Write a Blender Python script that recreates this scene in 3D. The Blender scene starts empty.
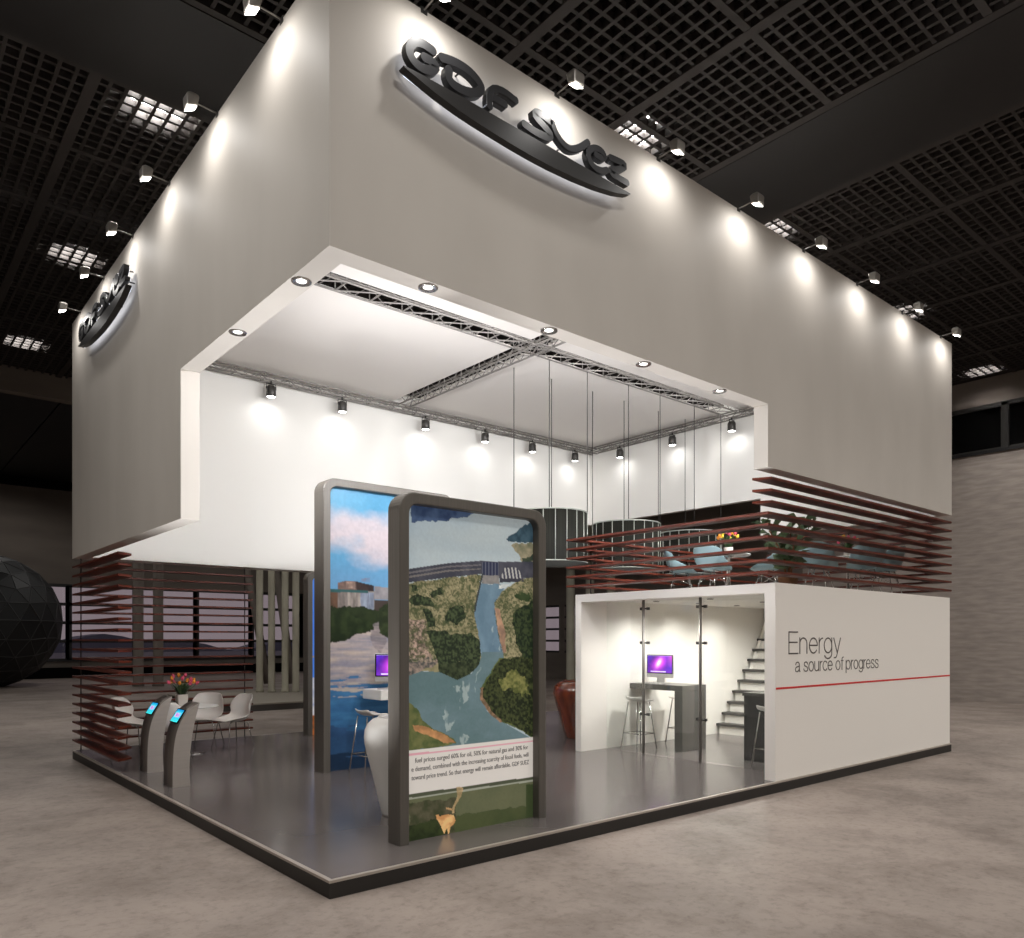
import bpy, bmesh, math, random
import numpy as np
from mathutils import Vector, Matrix
C = bpy.context.scene.collection
R = math.radians
random.seed(7)

# ------------------------------------------------------------------ materials
def lin(c):
    return tuple((v/12.92 if v <= .04045 else ((v+.055)/1.055)**2.4) for v in c)
def rgb(r, g, b):
    return lin((r/255, g/255, b/255))
def mat(name, col, rough=.5, metal=0., spec=.5, emit=None, estr=0., noise=None, bump=None, coat=0.):
    m = bpy.data.materials.new(name); m.use_nodes = True
    nt = m.node_tree; b = nt.nodes['Principled BSDF']
    b.inputs['Base Color'].default_value = (*col, 1); b.inputs['Roughness'].default_value = rough
    b.inputs['Metallic'].default_value = metal; b.inputs['Specular IOR Level'].default_value = spec
    b.inputs['Coat Weight'].default_value = coat
    if emit:
        b.inputs['Emission Color'].default_value = (*emit, 1); b.inputs['Emission Strength'].default_value = estr
    if noise or bump:
        tc = nt.nodes.new('ShaderNodeTexCoord'); mp = nt.nodes.new('ShaderNodeMapping')
        nt.links.new(tc.outputs['Object'], mp.inputs['Vector'])
    if noise:                       # (colour 2, scale xyz, detail, contrast lo, hi)
        c2, sc, det, lo, hi = noise
        mp.inputs['Scale'].default_value = sc
        nz = nt.nodes.new('ShaderNodeTexNoise'); nz.inputs['Scale'].default_value = 1; nz.inputs['Detail'].default_value = det
        nt.links.new(mp.outputs[0], nz.inputs['Vector'])
        rp = nt.nodes.new('ShaderNodeValToRGB')
        rp.color_ramp.elements[0].position = lo; rp.color_ramp.elements[0].color = (*col, 1)
        rp.color_ramp.elements[1].position = hi; rp.color_ramp.elements[1].color = (*c2, 1)
        nt.links.new(nz.outputs['Fac'], rp.inputs[0]); nt.links.new(rp.outputs[0], b.inputs['Base Color'])
    if bump:                        # (scale, strength)
        n2 = nt.nodes.new('ShaderNodeTexNoise'); n2.inputs['Scale'].default_value = bump[0]; n2.inputs['Detail'].default_value = 6
        nt.links.new(tc.outputs['Object'], n2.inputs['Vector'])
        bp = nt.nodes.new('ShaderNodeBump'); bp.inputs['Strength'].default_value = bump[1]; bp.inputs['Distance'].default_value = .02
        nt.links.new(n2.outputs['Fac'], bp.inputs['Height']); nt.links.new(bp.outputs[0], b.inputs['Normal'])
    return m
def emat(name, col, s):
    return mat(name, (.02, .02, .02), emit=col, estr=s)
def pic_mat(name, emit):
    m = bpy.data.materials.new(name); m.use_nodes = True
    nt = m.node_tree; b = nt.nodes['Principled BSDF']
    a = nt.nodes.new('ShaderNodeAttribute'); a.attribute_name = 'Print'
    nt.links.new(a.outputs['Color'], b.inputs['Base Color']); nt.links.new(a.outputs['Color'], b.inputs['Emission Color'])
    b.inputs['Emission Strength'].default_value = emit; b.inputs['Roughness'].default_value = .35
    b.inputs['Specular IOR Level'].default_value = .2
    return m

M = {}
M['white'] = mat('warm white painted board', rgb(207, 201, 193), .6, spec=.25, noise=(rgb(200, 194, 186), (1.2, 1.2, .5), 3, .35, .65))
M['inner'] = mat('white painted board', rgb(236, 234, 229), .6, spec=.2)
M['ceilfab'] = mat('white ceiling fabric', rgb(226, 221, 216), .8, spec=.1)
M['roomwhite'] = mat('white plaster', rgb(242, 237, 230), .6, spec=.2)
M['frame'] = mat('dark grey brushed frame', rgb(100, 95, 88), .45, .1, noise=(rgb(92, 87, 81), (90, 90, 1.5), 2, .3, .7))
M['deck'] = mat('polished grey floor', rgb(107, 100, 98), .18, spec=.45, noise=(rgb(101, 95, 93), (.8, .8, .8), 4, .35, .65))
M['edge'] = mat('pale metal edging', rgb(178, 168, 158), .4, .3)
M['plinth'] = mat('black plinth', rgb(34, 31, 28), .5)
M['concfloor'] = mat('stained concrete floor', rgb(150, 138, 129), .55, spec=.3, bump=(6, .25))
M['concwall'] = mat('board marked concrete', rgb(176, 165, 157), .85, spec=.1, noise=(rgb(156, 147, 140), (1.8, 1.8, 11), 10, .36, .66), bump=(14, .22))
M['darkwall'] = mat('dark plaster', rgb(126, 117, 109), .9, spec=.1, noise=(rgb(112, 104, 97), (.3, .3, 1.2), 6, .35, .65))
M['grid'] = mat('black brown ceiling metal', rgb(48, 44, 42), .6, spec=.2)
M['gridbeam'] = mat('ceiling rail metal', rgb(52, 48, 46), .6, spec=.2)
M['blackpanel'] = mat('black ceiling panel', rgb(27, 25, 24), .5, spec=.3)
M['deckblack'] = mat('black soffit', rgb(12, 11, 11), .9, spec=.05)
M['steel'] = mat('truss aluminium', rgb(146, 142, 138), .45, .4)
M['darksteel'] = mat('dark grey steel', rgb(70, 68, 66), .4, .6)
M['lampgrey'] = mat('grey lamp housing', rgb(168, 163, 156), .35, .5)
M['post'] = mat('grey steel post', rgb(128, 124, 119), .35, .4)
M['logo'] = mat('anthracite lacquer', rgb(52, 52, 54), .38, .05, spec=.35)
M['swoosh'] = mat('matt anthracite', rgb(34, 32, 31), .45)
M['lens'] = emat('lamp glass', (1, .97, .92), 14)
M['lens_soft'] = emat('downlight glass', (1, .97, .92), 2.2)
M['hall_lens'] = emat('hall lamp glass', (1, .98, .95), 60)
M['led'] = emat('cold led strip', (.84, .89, 1), 1.7)
M['wood'] = mat('red stained timber', rgb(112, 47, 28), .45, spec=.35, noise=(rgb(66, 26, 16), (4, 4, 60), 5, .3, .7))
M['chairwhite'] = mat('white moulded shell', rgb(228, 222, 216), .35)
M['chairblue'] = mat('pale blue moulded shell', rgb(150, 178, 186), .35)
M['chrome'] = mat('chrome tube', rgb(205, 203, 200), .2, .95)
M['tablewhite'] = mat('white lacquer', rgb(232, 229, 224), .3)
M['pot'] = mat('pale ceramic', rgb(205, 198, 190), .4)
M['leaf'] = mat('leaf green', rgb(60, 92, 42), .5, noise=(rgb(38, 62, 30), (14, 14, 14), 2, .3, .7))
M['leafpale'] = mat('grey green leaf', rgb(98, 118, 84), .5, noise=(rgb(62, 86, 56), (10, 10, 10), 2, .3, .7))
M['bark'] = mat('brown bark', rgb(110, 72, 42), .8)
M['pink'] = mat('pink petals', rgb(214, 80, 110), .5)
M['orange'] = mat('orange petals', rgb(226, 142, 40), .5)
M['yellow'] = mat('yellow petals', rgb(236, 206, 60), .5)
M['brushed'] = mat('brushed stainless steel', rgb(186, 178, 170), .4, .45, noise=(rgb(180, 172, 164), (2, 2, 40), 3, .3, .7))
M['brusheddark'] = mat('dark brushed steel', rgb(112, 104, 98), .32, .45)
M['screen_black'] = mat('black glass', rgb(14, 14, 16), .08)
M['alu'] = mat('silver aluminium', rgb(196, 194, 192), .35, .6)
M['dark_counter'] = mat('dark grey counter top', rgb(92, 89, 85), .25, spec=.5)
M['tread'] = mat('charcoal stair tread', rgb(66, 63, 61), .45)
M['brown'] = mat('glossy red brown leather', rgb(124, 58, 32), .25, spec=.5, noise=(rgb(84, 36, 20), (9, 9, 1.5), 4, .3, .7), coat=.3)
M['drum'] = mat('dark olive mesh', rgb(34, 34, 29), .7, spec=.15, noise=(rgb(27, 27, 23), (70, 70, .6), 2, .4, .6))
M['drumrod'] = mat('satin rod', rgb(168, 172, 164), .4, .3)
M['diffuser'] = mat('opal diffuser', rgb(120, 124, 120), .5, emit=(.85, .9, .86), estr=.03)
M['column'] = mat('greenish concrete', rgb(176, 171, 154), .8, spec=.1, noise=(rgb(158, 153, 138), (3, 3, 1), 4, .35, .65))
M['winframe'] = mat('black window steel', rgb(26, 24, 24), .5)
M['dome'] = mat('black dome skin', rgb(18, 18, 19), .55)
M['domerib'] = mat('dome rib', rgb(58, 56, 56), .5)
M['redpaint'] = mat('red painted line', rgb(208, 40, 40), .5)
M['ink'] = mat('grey lettering', rgb(84, 76, 72), .6)
M['inkfine'] = mat('fine grey print', rgb(126, 122, 120), .6)
M['outground'] = mat('outside ground', rgb(92, 94, 104), .9)
M['hill'] = mat('distant hillside', rgb(96, 100, 116), .95)
M['kerb'] = mat('pale concrete plinth', rgb(150, 143, 132), .8, spec=.1)
M['kerbside'] = mat('dark plinth', rgb(70, 66, 62), .8)

def glass(name, tint, gloss=.9):
    m = bpy.data.materials.new(name); m.use_nodes = True
    nt = m.node_tree; nt.nodes.clear()
    o = nt.nodes.new('ShaderNodeOutputMaterial'); mx = nt.nodes.new('ShaderNodeMixShader')
    tr = nt.nodes.new('ShaderNodeBsdfTransparent'); gl = nt.nodes.new('ShaderNodeBsdfGlossy'); fr = nt.nodes.new('ShaderNodeFresnel')
    tr.inputs[0].default_value = (*tint, 1); gl.inputs['Roughness'].default_value = .02; gl.inputs[0].default_value = (gloss, gloss, gloss, 1)
    fr.inputs['IOR'].default_value = 1.5
    ge = nt.nodes.new('ShaderNodeNewGeometry'); mr = nt.nodes.new('ShaderNodeMapRange'); mr.inputs[3].default_value = 1.5; mr.inputs[4].default_value = 1/1.5
    nt.links.new(ge.outputs['Backfacing'], mr.inputs[0]); nt.links.new(mr.outputs[0], fr.inputs['IOR'])
    nt.links.new(fr.outputs[0], mx.inputs[0]); nt.links.new(tr.outputs[0], mx.inputs[1]); nt.links.new(gl.outputs[0], mx.inputs[2])
    nt.links.new(mx.outputs[0], o.inputs[0]); return m
M['glass'] = glass('clear glass', (.93, .95, .94))
M['darkglass'] = mat('dark window glass', rgb(10, 10, 10), .1, spec=.5)
M['hallglass'] = glass('hall window glass', (.9, .9, .92), .5)

def conc_floor(m):
    nt = m.node_tree; b = nt.nodes['Principled BSDF']
    tc = nt.nodes.new('ShaderNodeTexCoord')
    def nz(s, d, r, dist=0.):
        n = nt.nodes.new('ShaderNodeTexNoise'); n.inputs['Scale'].default_value = s; n.inputs['Detail'].default_value = d
        n.inputs['Roughness'].default_value = r; n.inputs['Distortion'].default_value = dist
        nt.links.new(tc.outputs['Object'], n.inputs['Vector']); return n
    def ramp(n, a, ca, e, ce):
        r = nt.nodes.new('ShaderNodeValToRGB'); r.color_ramp.elements[0].position = a; r.color_ramp.elements[0].color = (*ca, 1)
        r.color_ramp.elements[1].position = e; r.color_ramp.elements[1].color = (*ce, 1)
        nt.links.new(n.outputs['Fac'], r.inputs[0]); return r
    def mul(a, c):
        x = nt.nodes.new('ShaderNodeMix'); x.data_type = 'RGBA'; x.blend_type = 'MULTIPLY'; x.inputs['Factor'].default_value = 1
        nt.links.new(a.outputs[0] if a.bl_idname != 'ShaderNodeMix' else a.outputs[2], x.inputs[6]); nt.links.new(c.outputs[0], x.inputs[7]); return x
    a = ramp(nz(.55, 6, .6, .4), .3, rgb(138, 127, 119), .72, rgb(164, 151, 142))
    st = ramp(nz(1.1, 9, .75, .3), .38, (.73, .715, .705), .55, (1, 1, 1))
    fi = ramp(nz(11, 9, .75), .32, (.7, .69, .68), .5, (1, 1, 1))
    x = mul(mul(a, st), fi)
    nt.links.new(x.outputs[2], b.inputs['Base Color'])
conc_floor(M['concfloor'])

# ------------------------------------------------------------------ mesh builder
class MB:
    def __init__(s): s.v = []; s.f = []; s.sm = []; s.mi = []
    def add(s, vs, fs, smooth=False, mi=0):
        o = len(s.v); s.v += [tuple(v) for v in vs]; s.f += [[i+o for i in f] for f in fs]; s.sm += [smooth]*len(fs); s.mi += [mi]*len(fs); return s
    def box(s, x0, x1, y0, y1, z0, z1, mi=0):
        return s.add([(x, y, z) for x in (x0, x1) for y in (y0, y1) for z in (z0, z1)],
                     [(0, 1, 3, 2), (4, 6, 7, 5), (0, 4, 5, 1), (2, 3, 7, 6), (0, 2, 6, 4), (1, 5, 7, 3)], mi=mi)
    def obox(s, c, ax, ay, az):         # oriented box: centre and half-axis vectors
        c, ax, ay, az = map(Vector, (c, ax, ay, az))
        return s.add([c+ax*i+ay*j+az*k for i in (-1, 1) for j in (-1, 1) for k in (-1, 1)],
                     [(0, 1, 3, 2), (4, 6, 7, 5), (0, 4, 5, 1), (2, 3, 7, 6), (0, 2, 6, 4), (1, 5, 7, 3)])
    def tube(s, pts, r, n=8, closed=False, cap=True):
        pts = [Vector(p) for p in pts]; N = len(pts); vs = []; up0 = None
        rs = r if isinstance(r, (list, tuple)) else [r]*N
        for i, p in enumerate(pts):
            if closed: d = pts[(i+1) % N]-pts[i-1]
            else: d = pts[min(i+1, N-1)]-pts[max(i-1, 0)]
            d.normalize()
            if up0 is None: up0 = Vector((0, 0, 1)) if abs(d.z) < .9 else Vector((1, 0, 0))
            a = d.cross(up0); a.normalize(); b = a.cross(d); up0 = b
            vs += [p+(a*math.cos(t)+b*math.sin(t))*rs[i] for t in [2*math.pi*k/n for k in range(n)]]
        fs = []
        for i in range(N if closed else N-1):
            j = (i+1) % N
            fs += [(i*n+k, i*n+(k+1) % n, j*n+(k+1) % n, j*n+k) for k in range(n)]
        s.add(vs, fs, True)
        if cap and not closed: s.add(vs[:n], [list(range(n))[::-1]]); s.add(vs[-n:], [list(range(n))])
        return s
    def lathe(s, prof, cx=0, cy=0, n=32, sx=1, sy=1, smooth=True, close=True):
        vs = []; m = len(prof)
        for r, z in prof: vs += [(cx+sx*r*math.cos(2*math.pi*k/n), cy+sy*r*math.sin(2*math.pi*k/n), z) for k in range(n)]
        s.add(vs, [(i*n+k, i*n+(k+1) % n, (i+1)*n+(k+1) % n, (i+1)*n+k) for i in range(m-1) for k in range(n)], smooth)
        if close:
            s.add(vs[:n], [list(range(n))[::-1]]); s.add(vs[-n:], [list(range(n))])
        return s
    def prism(s, poly, axis, a, b, smooth=False):   # 2D polygon extruded along x / y / z from a to b
        def P(p, t): return {'x': (t, p[0], p[1]), 'y': (p[0], t, p[1]), 'z': (p[0], p[1], t)}[axis]
        n = len(poly); s.add([P(p, a) for p in poly]+[P(p, b) for p in poly], [(i, (i+1) % n, (i+1) % n+n, i+n) for i in range(n)], smooth)
        s.add([P(p, a) for p in poly], [list(range(n))[::-1]]); s.add([P(p, b) for p in poly], [list(range(n))]); return s
    def build(s, name, m, parent=None, bevel=0, merge=True):
        me = bpy.data.meshes.new(name)
        off = Vector(parent_world(parent)) if parent else Vector((0, 0, 0))
        me.from_pydata([tuple(Vector(v)-off) for v in s.v], [], s.f)
        ms = m if isinstance(m, (list, tuple)) else [m]
        for q in ms: me.materials.append(q)
        me.polygons.foreach_set('use_smooth', s.sm); me.polygons.foreach_set('material_index', s.mi)
        bm = bmesh.new(); bm.from_mesh(me)
        if merge: bmesh.ops.remove_doubles(bm, verts=bm.verts, dist=1e-5)
        bmesh.ops.recalc_face_normals(bm, faces=bm.faces); bm.to_mesh(me); bm.free(); me.update()
        o = bpy.data.objects.new(name, me); C.objects.link(o)
        if parent: o.parent = parent
        if bevel:
            bv = o.modifiers.new('edge', 'BEVEL'); bv.width = bevel; bv.segments = 2; bv.limit_method = 'ANGLE'
        return o
def parent_world(p):
    v = Vector((0, 0, 0))
    while p: v += p.location; p = p.parent
    return v
def tag(o, label=None, cat=None, group=None, kind=None):
    if label: o['label'] = label
    if cat: o['category'] = cat
    if group: o['group'] = group
    if kind: o['kind'] = kind
    return o
def thing(name, label, cat, loc=(0, 0, 0), group=None):
    o = bpy.data.objects.new(name, None); C.objects.link(o); o.location = loc; o.empty_display_size = .1
    return tag(o, label, cat, group)
def struct(name, mb, m):
    return tag(mb.build(name, m), kind='structure')
def copy_tree(o, parent=None):
    c = o.copy(); C.objects.link(c); c.parent = parent
    for ch in o.children: copy_tree(ch, c)
    return c
def dup(o, loc, rz=0., label=None, group=None):
    c = copy_tree(o); c.location = loc; c.rotation_euler = (0, 0, rz)
    if label: c['label'] = label
    if group: c['group'] = group
    return c
def lamp(name, kind, loc, energy, col=(1, .97, .93), aim=None, size=60, blend=.8, rad=.05):
    l = bpy.data.lights.new(name, kind); l.energy = energy; l.color = col
    l.shadow_soft_size = rad
    if kind == 'SPOT': l.spot_size = R(size); l.spot_blend = blend
    o = bpy.data.objects.new(name, l); C.objects.link(o); o.location = loc
    if aim is not None: o.rotation_euler = (Vector(aim)-Vector(loc)).to_track_quat('-Z', 'Y').to_euler()
    return o
def apply_solid(o, th, off=0, sub=0):
    m = o.modifiers.new('thick', 'SOLIDIFY'); m.thickness = th; m.offset = off
    if sub:
        q = o.modifiers.new('smooth', 'SUBSURF'); q.levels = sub; q.render_levels = sub
    return o
def nth(k): return ['first', 'second', 'third', 'fourth', 'fifth', 'sixth', 'seventh', 'eighth', 'ninth', 'tenth'][k]

# ------------------------------------------------------------------ painted prints (numpy value noise)
_rng = np.random.default_rng(3); _G = _rng.random((256, 256))
def vnoise(x, y):
    xi = np.floor(x).astype(int); yi = np.floor(y).astype(int); fx = x-xi; fy = y-yi
    fx = fx*fx*(3-2*fx); fy = fy*fy*(3-2*fy)
    g = lambda a, b: _G[a % 256, b % 256]
    return (g(xi, yi)*(1-fx)+g(xi+1, yi)*fx)*(1-fy)+(g(xi, yi+1)*(1-fx)+g(xi+1, yi+1)*fx)*fy
def fbm(x, y, o=4):
    t = np.zeros_like(x); a = .5
    for k in range(o): t += a*vnoise(x*2**k+17*k, y*2**k+5*k); a *= .5
    return t/(1-.5**o)
def inside(poly, x, y):
    r = np.zeros(x.shape, bool); n = len(poly)
    for i in range(n):
        (x1, y1), (x2, y2) = poly[i], poly[(i+1) % n]
        if y1 == y2: continue
        c = ((y1 > y) != (y2 > y)) & (x < (x2-x1)*(y-y1)/(y2-y1)+x1); r ^= c
    return r
class Paint:
    def __init__(s, S, T, asp):       # S, T in 0..1000; asp = height / width
        s.S, s.T, s.asp = S, T, asp; s.c = np.zeros(S.shape+(3,))
        s.u = S/1000; s.v = T/1000*asp
    def fill(s, poly, col, col2=None, nscale=12, wob=0, wscale=20, stretch=(1, 1), a=1., lo=.3, hi=.7, mask=None):
        x, y = s.S, s.T
        if wob:
            x = x+(fbm(s.u*wscale, s.v*wscale, 3)-.5)*2*wob; y = y+(fbm(s.u*wscale+40, s.v*wscale+9, 3)-.5)*2*wob/s.asp
        m = inside(poly, x, y) if poly is not None else np.ones(x.shape, bool)
        if mask is not None: m &= mask
        k = np.array(rgb(*col))[None, None, :]*np.ones(s.c.shape)
        if col2 is not None:
            f = np.clip((fbm(s.u*nscale*stretch[0]+3, s.v*nscale*stretch[1]+7, 5)-lo)/(hi-lo), 0, 1)[..., None]
            k = k*(1-f)+np.array(rgb(*col2))*f
        w = (m*a)[..., None] if np.isscalar(a) else (m*a)[..., None]
        s.c = s.c*(1-w)+k*w
    def grain(s, sc, amt):
        s.c = s.c*(1+(fbm(s.u*sc, s.v*sc, 4)-.5)*2*amt)[..., None]
    def soften(s, n):
        for _ in range(n):
            c = np.pad(s.c, ((1, 1), (1, 1), (0, 0)), 'edge'); s.c = (c[1:-1, 1:-1]*4+c[:-2, 1:-1]+c[2:, 1:-1]+c[1:-1, :-2]+c[1:-1, 2:])/8
def print_mesh(name, parent, fn, asp, nx, nz, m, place):
    s = np.linspace(0, 1000, nx); t = np.linspace(0, 1000, nz); S, T = np.meshgrid(s, t)
    p = Paint(S, T, asp); fn(p)
    off = parent_world(parent)
    vs = [tuple(Vector(place(a/1000, b/1000))-off) for b in t for a in s]
    fs = [(j*nx+i, j*nx+i+1, (j+1)*nx+i+1, (j+1)*nx+i) for j in range(nz-1) for i in range(nx-1)]
    me = bpy.data.meshes.new(name); me.from_pydata(vs, [], fs)
    at = me.color_attributes.new('Print', 'FLOAT_COLOR', 'POINT')
    col = np.ones((nx*nz, 4), np.float32); col[:, :3] = np.clip(p.c.reshape(-1, 3), 0, 1); at.data.foreach_set('color', col.ravel())
    me.materials.append(m); o = bpy.data.objects.new(name, me); C.objects.link(o); o.parent = parent
    return o
PIC_A = {
  'farshore': [(45,-17),(571,-9),(452,16),(281,37),(158,41),(45,54)],
  'hill': [(1021,5),(920,20),(822,50),(766,72),(838,76),(1021,68)],
  'shore': [(830,82),(1021,66),(1021,142),(887,143),(863,112),(809,95)],
  'shoretree': [(895,132),(1021,113),(1021,137),(903,140)],
  'landL': [(12,235),(309,211),(564,191),(512,308),(534,369),(556,405),(580,473),(12,467)],
  'landL2': [(18,455),(560,459),(549,478),(486,510),(378,529),(281,525),(259,500),(116,499),(52,510),(18,515)],
  'landR': [(718,249),(903,200),(1021,188),(1021,477),(742,475),(671,318),(671,281)],
  'landR2': [(711,460),(1022,463),(1022,738),(898,705),(744,673),(613,629),(556,588),(560,556),(629,515)],
  'river': [(564,221),(726,222),(758,229),(676,281),(676,318),(695,356),(726,405),(745,475),(582,473),(556,411),(534,369),(509,314)],
  'wallline': [(569,191),(581,190),(520,314),(503,314)],
  'dam': [(12,194),(309,166),(571,149),(710,148),(1021,137),(1021,191),(903,197),(710,202),(564,192),(309,210),(12,234)],
  'damline1': [(12,203),(309,174),(564,161),(564,165),(309,179),(12,209)],
  'damline2': [(12,215),(309,187),(564,174),(564,177),(309,192),(12,221)],
  'gates': [(575,153),(707,150),(707,193),(575,195)],
  'spill1': [(575,195),(707,193),(714,223),(571,222)],
  'spill2': [(758,165),(863,163),(920,200),(714,205)],
  'spillbase': [(714,202),(920,197),(920,208),(714,215)],
  'foam0': [(714,225),(822,215),(758,233),(710,237)],
  'rocks': [(12,334),(158,347),(178,440),(226,469),(12,467)],
  'rocks2': [(18,455),(252,456),(244,475),(116,498),(46,512),(18,515)],
  'island': [(259,500),(244,472),(333,457),(560,459),(549,485),(486,510),(378,529),(281,525)],
  'bushA': [(91,267),(199,271),(226,294),(158,304),(52,296),(25,280)],
  'bushB': [(45,242),(91,244),(84,259),(39,263)],
  'bushC': [(185,251),(261,246),(256,264),(205,270)],
  'bushD': [(137,313),(199,312),(212,364),(165,364)],
  'bushE': [(309,310),(438,297),(452,333),(380,357),(288,352),(281,331)],
  'bushF': [(158,382),(281,373),(482,381),(541,411),(571,473),(239,470),(192,417)],
  'forest': [(822,317),(920,287),(1021,256),(1021,477),(920,476),(854,412),(822,355)],
  'forest1b': [(838,253),(954,241),(979,263),(887,274)],
  'forest2': [(711,467),(744,461),(1022,463),(1022,731),(898,702),(744,669),(629,626),(573,585),(580,556),(645,512)],
  'yellow': [(719,539),(829,495),(968,551),(950,591),(812,568),(727,566)],
  'bank': [(671,300),(718,305),(758,380),(766,443),(734,446),(703,368)],
  'bank2': [(560,556),(580,553),(580,589),(645,630),(744,669),(719,670),(613,632),(554,591)],
  'bankL': [(18,584),(87,604),(137,645),(201,669),(348,705),(371,725),(288,728),(18,730)],
  'bankLo': [(60,657),(158,663),(318,700),(366,723),(303,720),(158,690),(73,674)],
  'bankLg': [(18,592),(73,603),(129,644),(73,660),(18,658)],
  'banner': [(18,730),(1022,729),(1022,864),(18,860)],
  'redline': [(18,740),(1022,742),(1022,747),(18,746)],
  'field': [(18,860),(1022,864),(1022,1123),(18,1030)],
  'darkline': [(18,860),(1022,864),(1022,874),(18,870)],
  'lightline': [(18,870),(1022,874),(1022,880),(18,875)],
  'treesB': [(37,884),(375,893),(380,927),(360,1007),(316,1036),(37,1011)],
  'treesdark': [(37,956),(220,951),(287,973),(306,1002),(193,1025),(37,1011)],
  'stripR': [(937,888),(1030,889),(1030,1028),(937,1012)],
  'fieldlow': [(370,946),(937,959),(1030,965),(1030,1055),(316,1007)],
  'cow': [(225,935),(244,935),(251,941),(316,940),(355,945),(370,963),(355,974),(331,980),(321,1002),(314,1001),(306,982),(295,989),(287,999),(278,992),(263,973),(239,953),(230,948)],
  'plume': [(375,860),(424,866),(410,892),(375,914),(360,941),(346,940),(355,917),(384,890)],
  'plume2': [(297,917),(346,924),(340,930),(301,923)],
}
PIC_B = {
  'cloud': [(-22,113),(105,96),(303,92),(539,92),(539,294),(426,278),(303,263),(170,249),(79,228),(-22,238)],
  'bwall': [(79,371),(371,358),(371,487),(79,489)],
  'bwallblue': [(256,370),(368,365),(368,469),(269,482)],
  'bleft': [(-22,370),(79,371),(79,453),(-22,454)],
  'roof': [(79,337),(144,327),(222,328),(368,340),(368,362),(79,365)],
  'roofdark': [(222,328),(368,340),(368,362),(229,358)],
  'rooflight': [(144,330),(216,331),(216,356),(144,354)],
  'teal': [(-22,358),(323,360),(323,368),(-22,371)],
  'crane': [(262,317),(336,312),(336,328),(265,329)],
  'bridge': [(371,343),(539,345),(539,390),(371,390)],
  'under': [(371,392),(539,392),(539,474),(371,462)],
  'water': [(-22,507),(170,501),(398,494),(539,512),(539,576),(-22,573)],
  'treeL': [(-22,427),(144,418),(176,452),(303,466),(371,481),(357,503),(235,513),(170,516),(157,541),(-22,543)],
  'treeR': [(398,449),(468,423),(539,409),(539,538),(412,516)],
  'reflL': [(-22,490),(169,488),(164,523),(109,534),(49,546),(-22,550)],
  'reflR': [(403,487),(514,487),(514,534),(455,552),(435,522)],
  'blue': [(-22,689),(121,686),(345,699),(527,702),(527,1098),(-22,1062)],
  'glint': [(176,721),(219,718),(266,725),(219,728)],
  'deep': [(-22,849),(527,870),(527,1098),(-22,1062)],
  'bottom': [(-22,944),(527,960),(527,1098),(-22,1062)],
}
# ------------------------------------------------------------------ camera (eye height 1.84 m, lens shifted up)
cam = bpy.data.cameras.new('camera'); co = bpy.data.objects.new('camera', cam); C.objects.link(co)
co.location = (-2.5558, -4.9966, 1.84); co.rotation_euler = (R(90), 0, -.7049)
cam.sensor_fit = 'HORIZONTAL'; cam.sensor_width = 36; cam.lens = 772.56/1024*36; cam.shift_y = (639.46-469)/1024
cam.clip_start = .05; cam.clip_end = 300
sc = bpy.context.scene; sc.camera = co
sc.view_settings.view_transform = 'Standard'; sc.view_settings.look = 'None'; sc.view_settings.gamma = 1
sc.view_settings.use_curve_mapping = False; sc.view_settings.exposure = 0.0
w = bpy.data.worlds.new('dusk sky'); sc.world = w; w.use_nodes = True
w.node_tree.nodes['Background'].inputs[0].default_value = (*rgb(140, 127, 130), 1); w.node_tree.nodes['Background'].inputs[1].default_value = 1.0
sc.cycles.max_bounces = 8; sc.cycles.diffuse_bounces = 5; sc.cycles.glossy_bounces = 4; sc.cycles.transparent_max_bounces = 12
sc.cycles.sample_clamp_indirect = 4; sc.cycles.use_denoising = True

# ------------------------------------------------------------------ the hall
HX0, HX1, HY0, HY1, HZ = -14., 22.7, -16., 37., 9.5
DK = 10.7
struct('floor', MB().box(HX0-.3, HX1+.3, HY0-.3, HY1+.3, -.2, 0), M['concfloor'])
struct('ceiling', MB().box(HX0-.3, HX1+.3, HY0-.3, HY1+.3, DK, DK+.2), M['deckblack'])
MOD = 2.04; X0g, Y0g = 6.05, .47
xs = [X0g+MOD*k for k in range(-6, 9)]; ys = [Y0g+MOD*k for k in range(-5, 11)]
xs = [x for x in xs if x < HX1] ; ys = [y for y in ys if y < 20.7]
band_x, band_y = X0g+MOD, Y0g+2*MOD
g = MB(); rail = MB(); pan = MB()
NC = 10
for i in range(len(xs)):
    xa = xs[i]; xb = xs[i+1] if i+1 < len(xs) else HX1
    for j in range(len(ys)):
        ya = ys[j]; yb = ys[j+1] if j+1 < len(ys) else 20.75
        if abs(xa-band_x) < .01 or abs(ya-band_y) < .01: continue
        if xb < -6 and yb < 4: continue
        for k in range(1, NC):
            x = xa+(xb-xa)*k/NC; y = ya+(yb-ya)*k/NC
            g.box(x-.024, x+.024, ya, yb, HZ, HZ+.1); g.box(xa, xb, y-.024, y+.024, HZ+.002, HZ+.098)
for x in xs: rail.box(x-.075, x+.075, HY0, 20.75, HZ-.02, HZ+.12)
for y in ys: rail.box(HX0, HX1, y-.05, y+.05, HZ-.015, HZ+.115)
pan.box(band_x+.06, band_x+MOD-.06, HY0, 20.75, HZ-.03, HZ+.05)
pan.box(HX0, HX1, band_y+.05, band_y+MOD-.05, HZ-.03, HZ+.05)
struct('ceiling.001', g, M['grid']); struct('ceiling.002', rail, M['gridbeam']); struct('ceiling.003', pan, M['blackpanel'])
struct('trim_1', MB().box(HX0, HX1, 20.75, 21.1, 8.85, DK), M['darkwall'])           # downstand beam at the end of the gridded ceiling
far = MB()
for k in range(9): far.box(HX0+k*4.1, HX0+k*4.1+4.06, 21.1, HY1, 9.3, 9.36)
struct('ceiling.004', far, M['blackpanel'])
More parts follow.
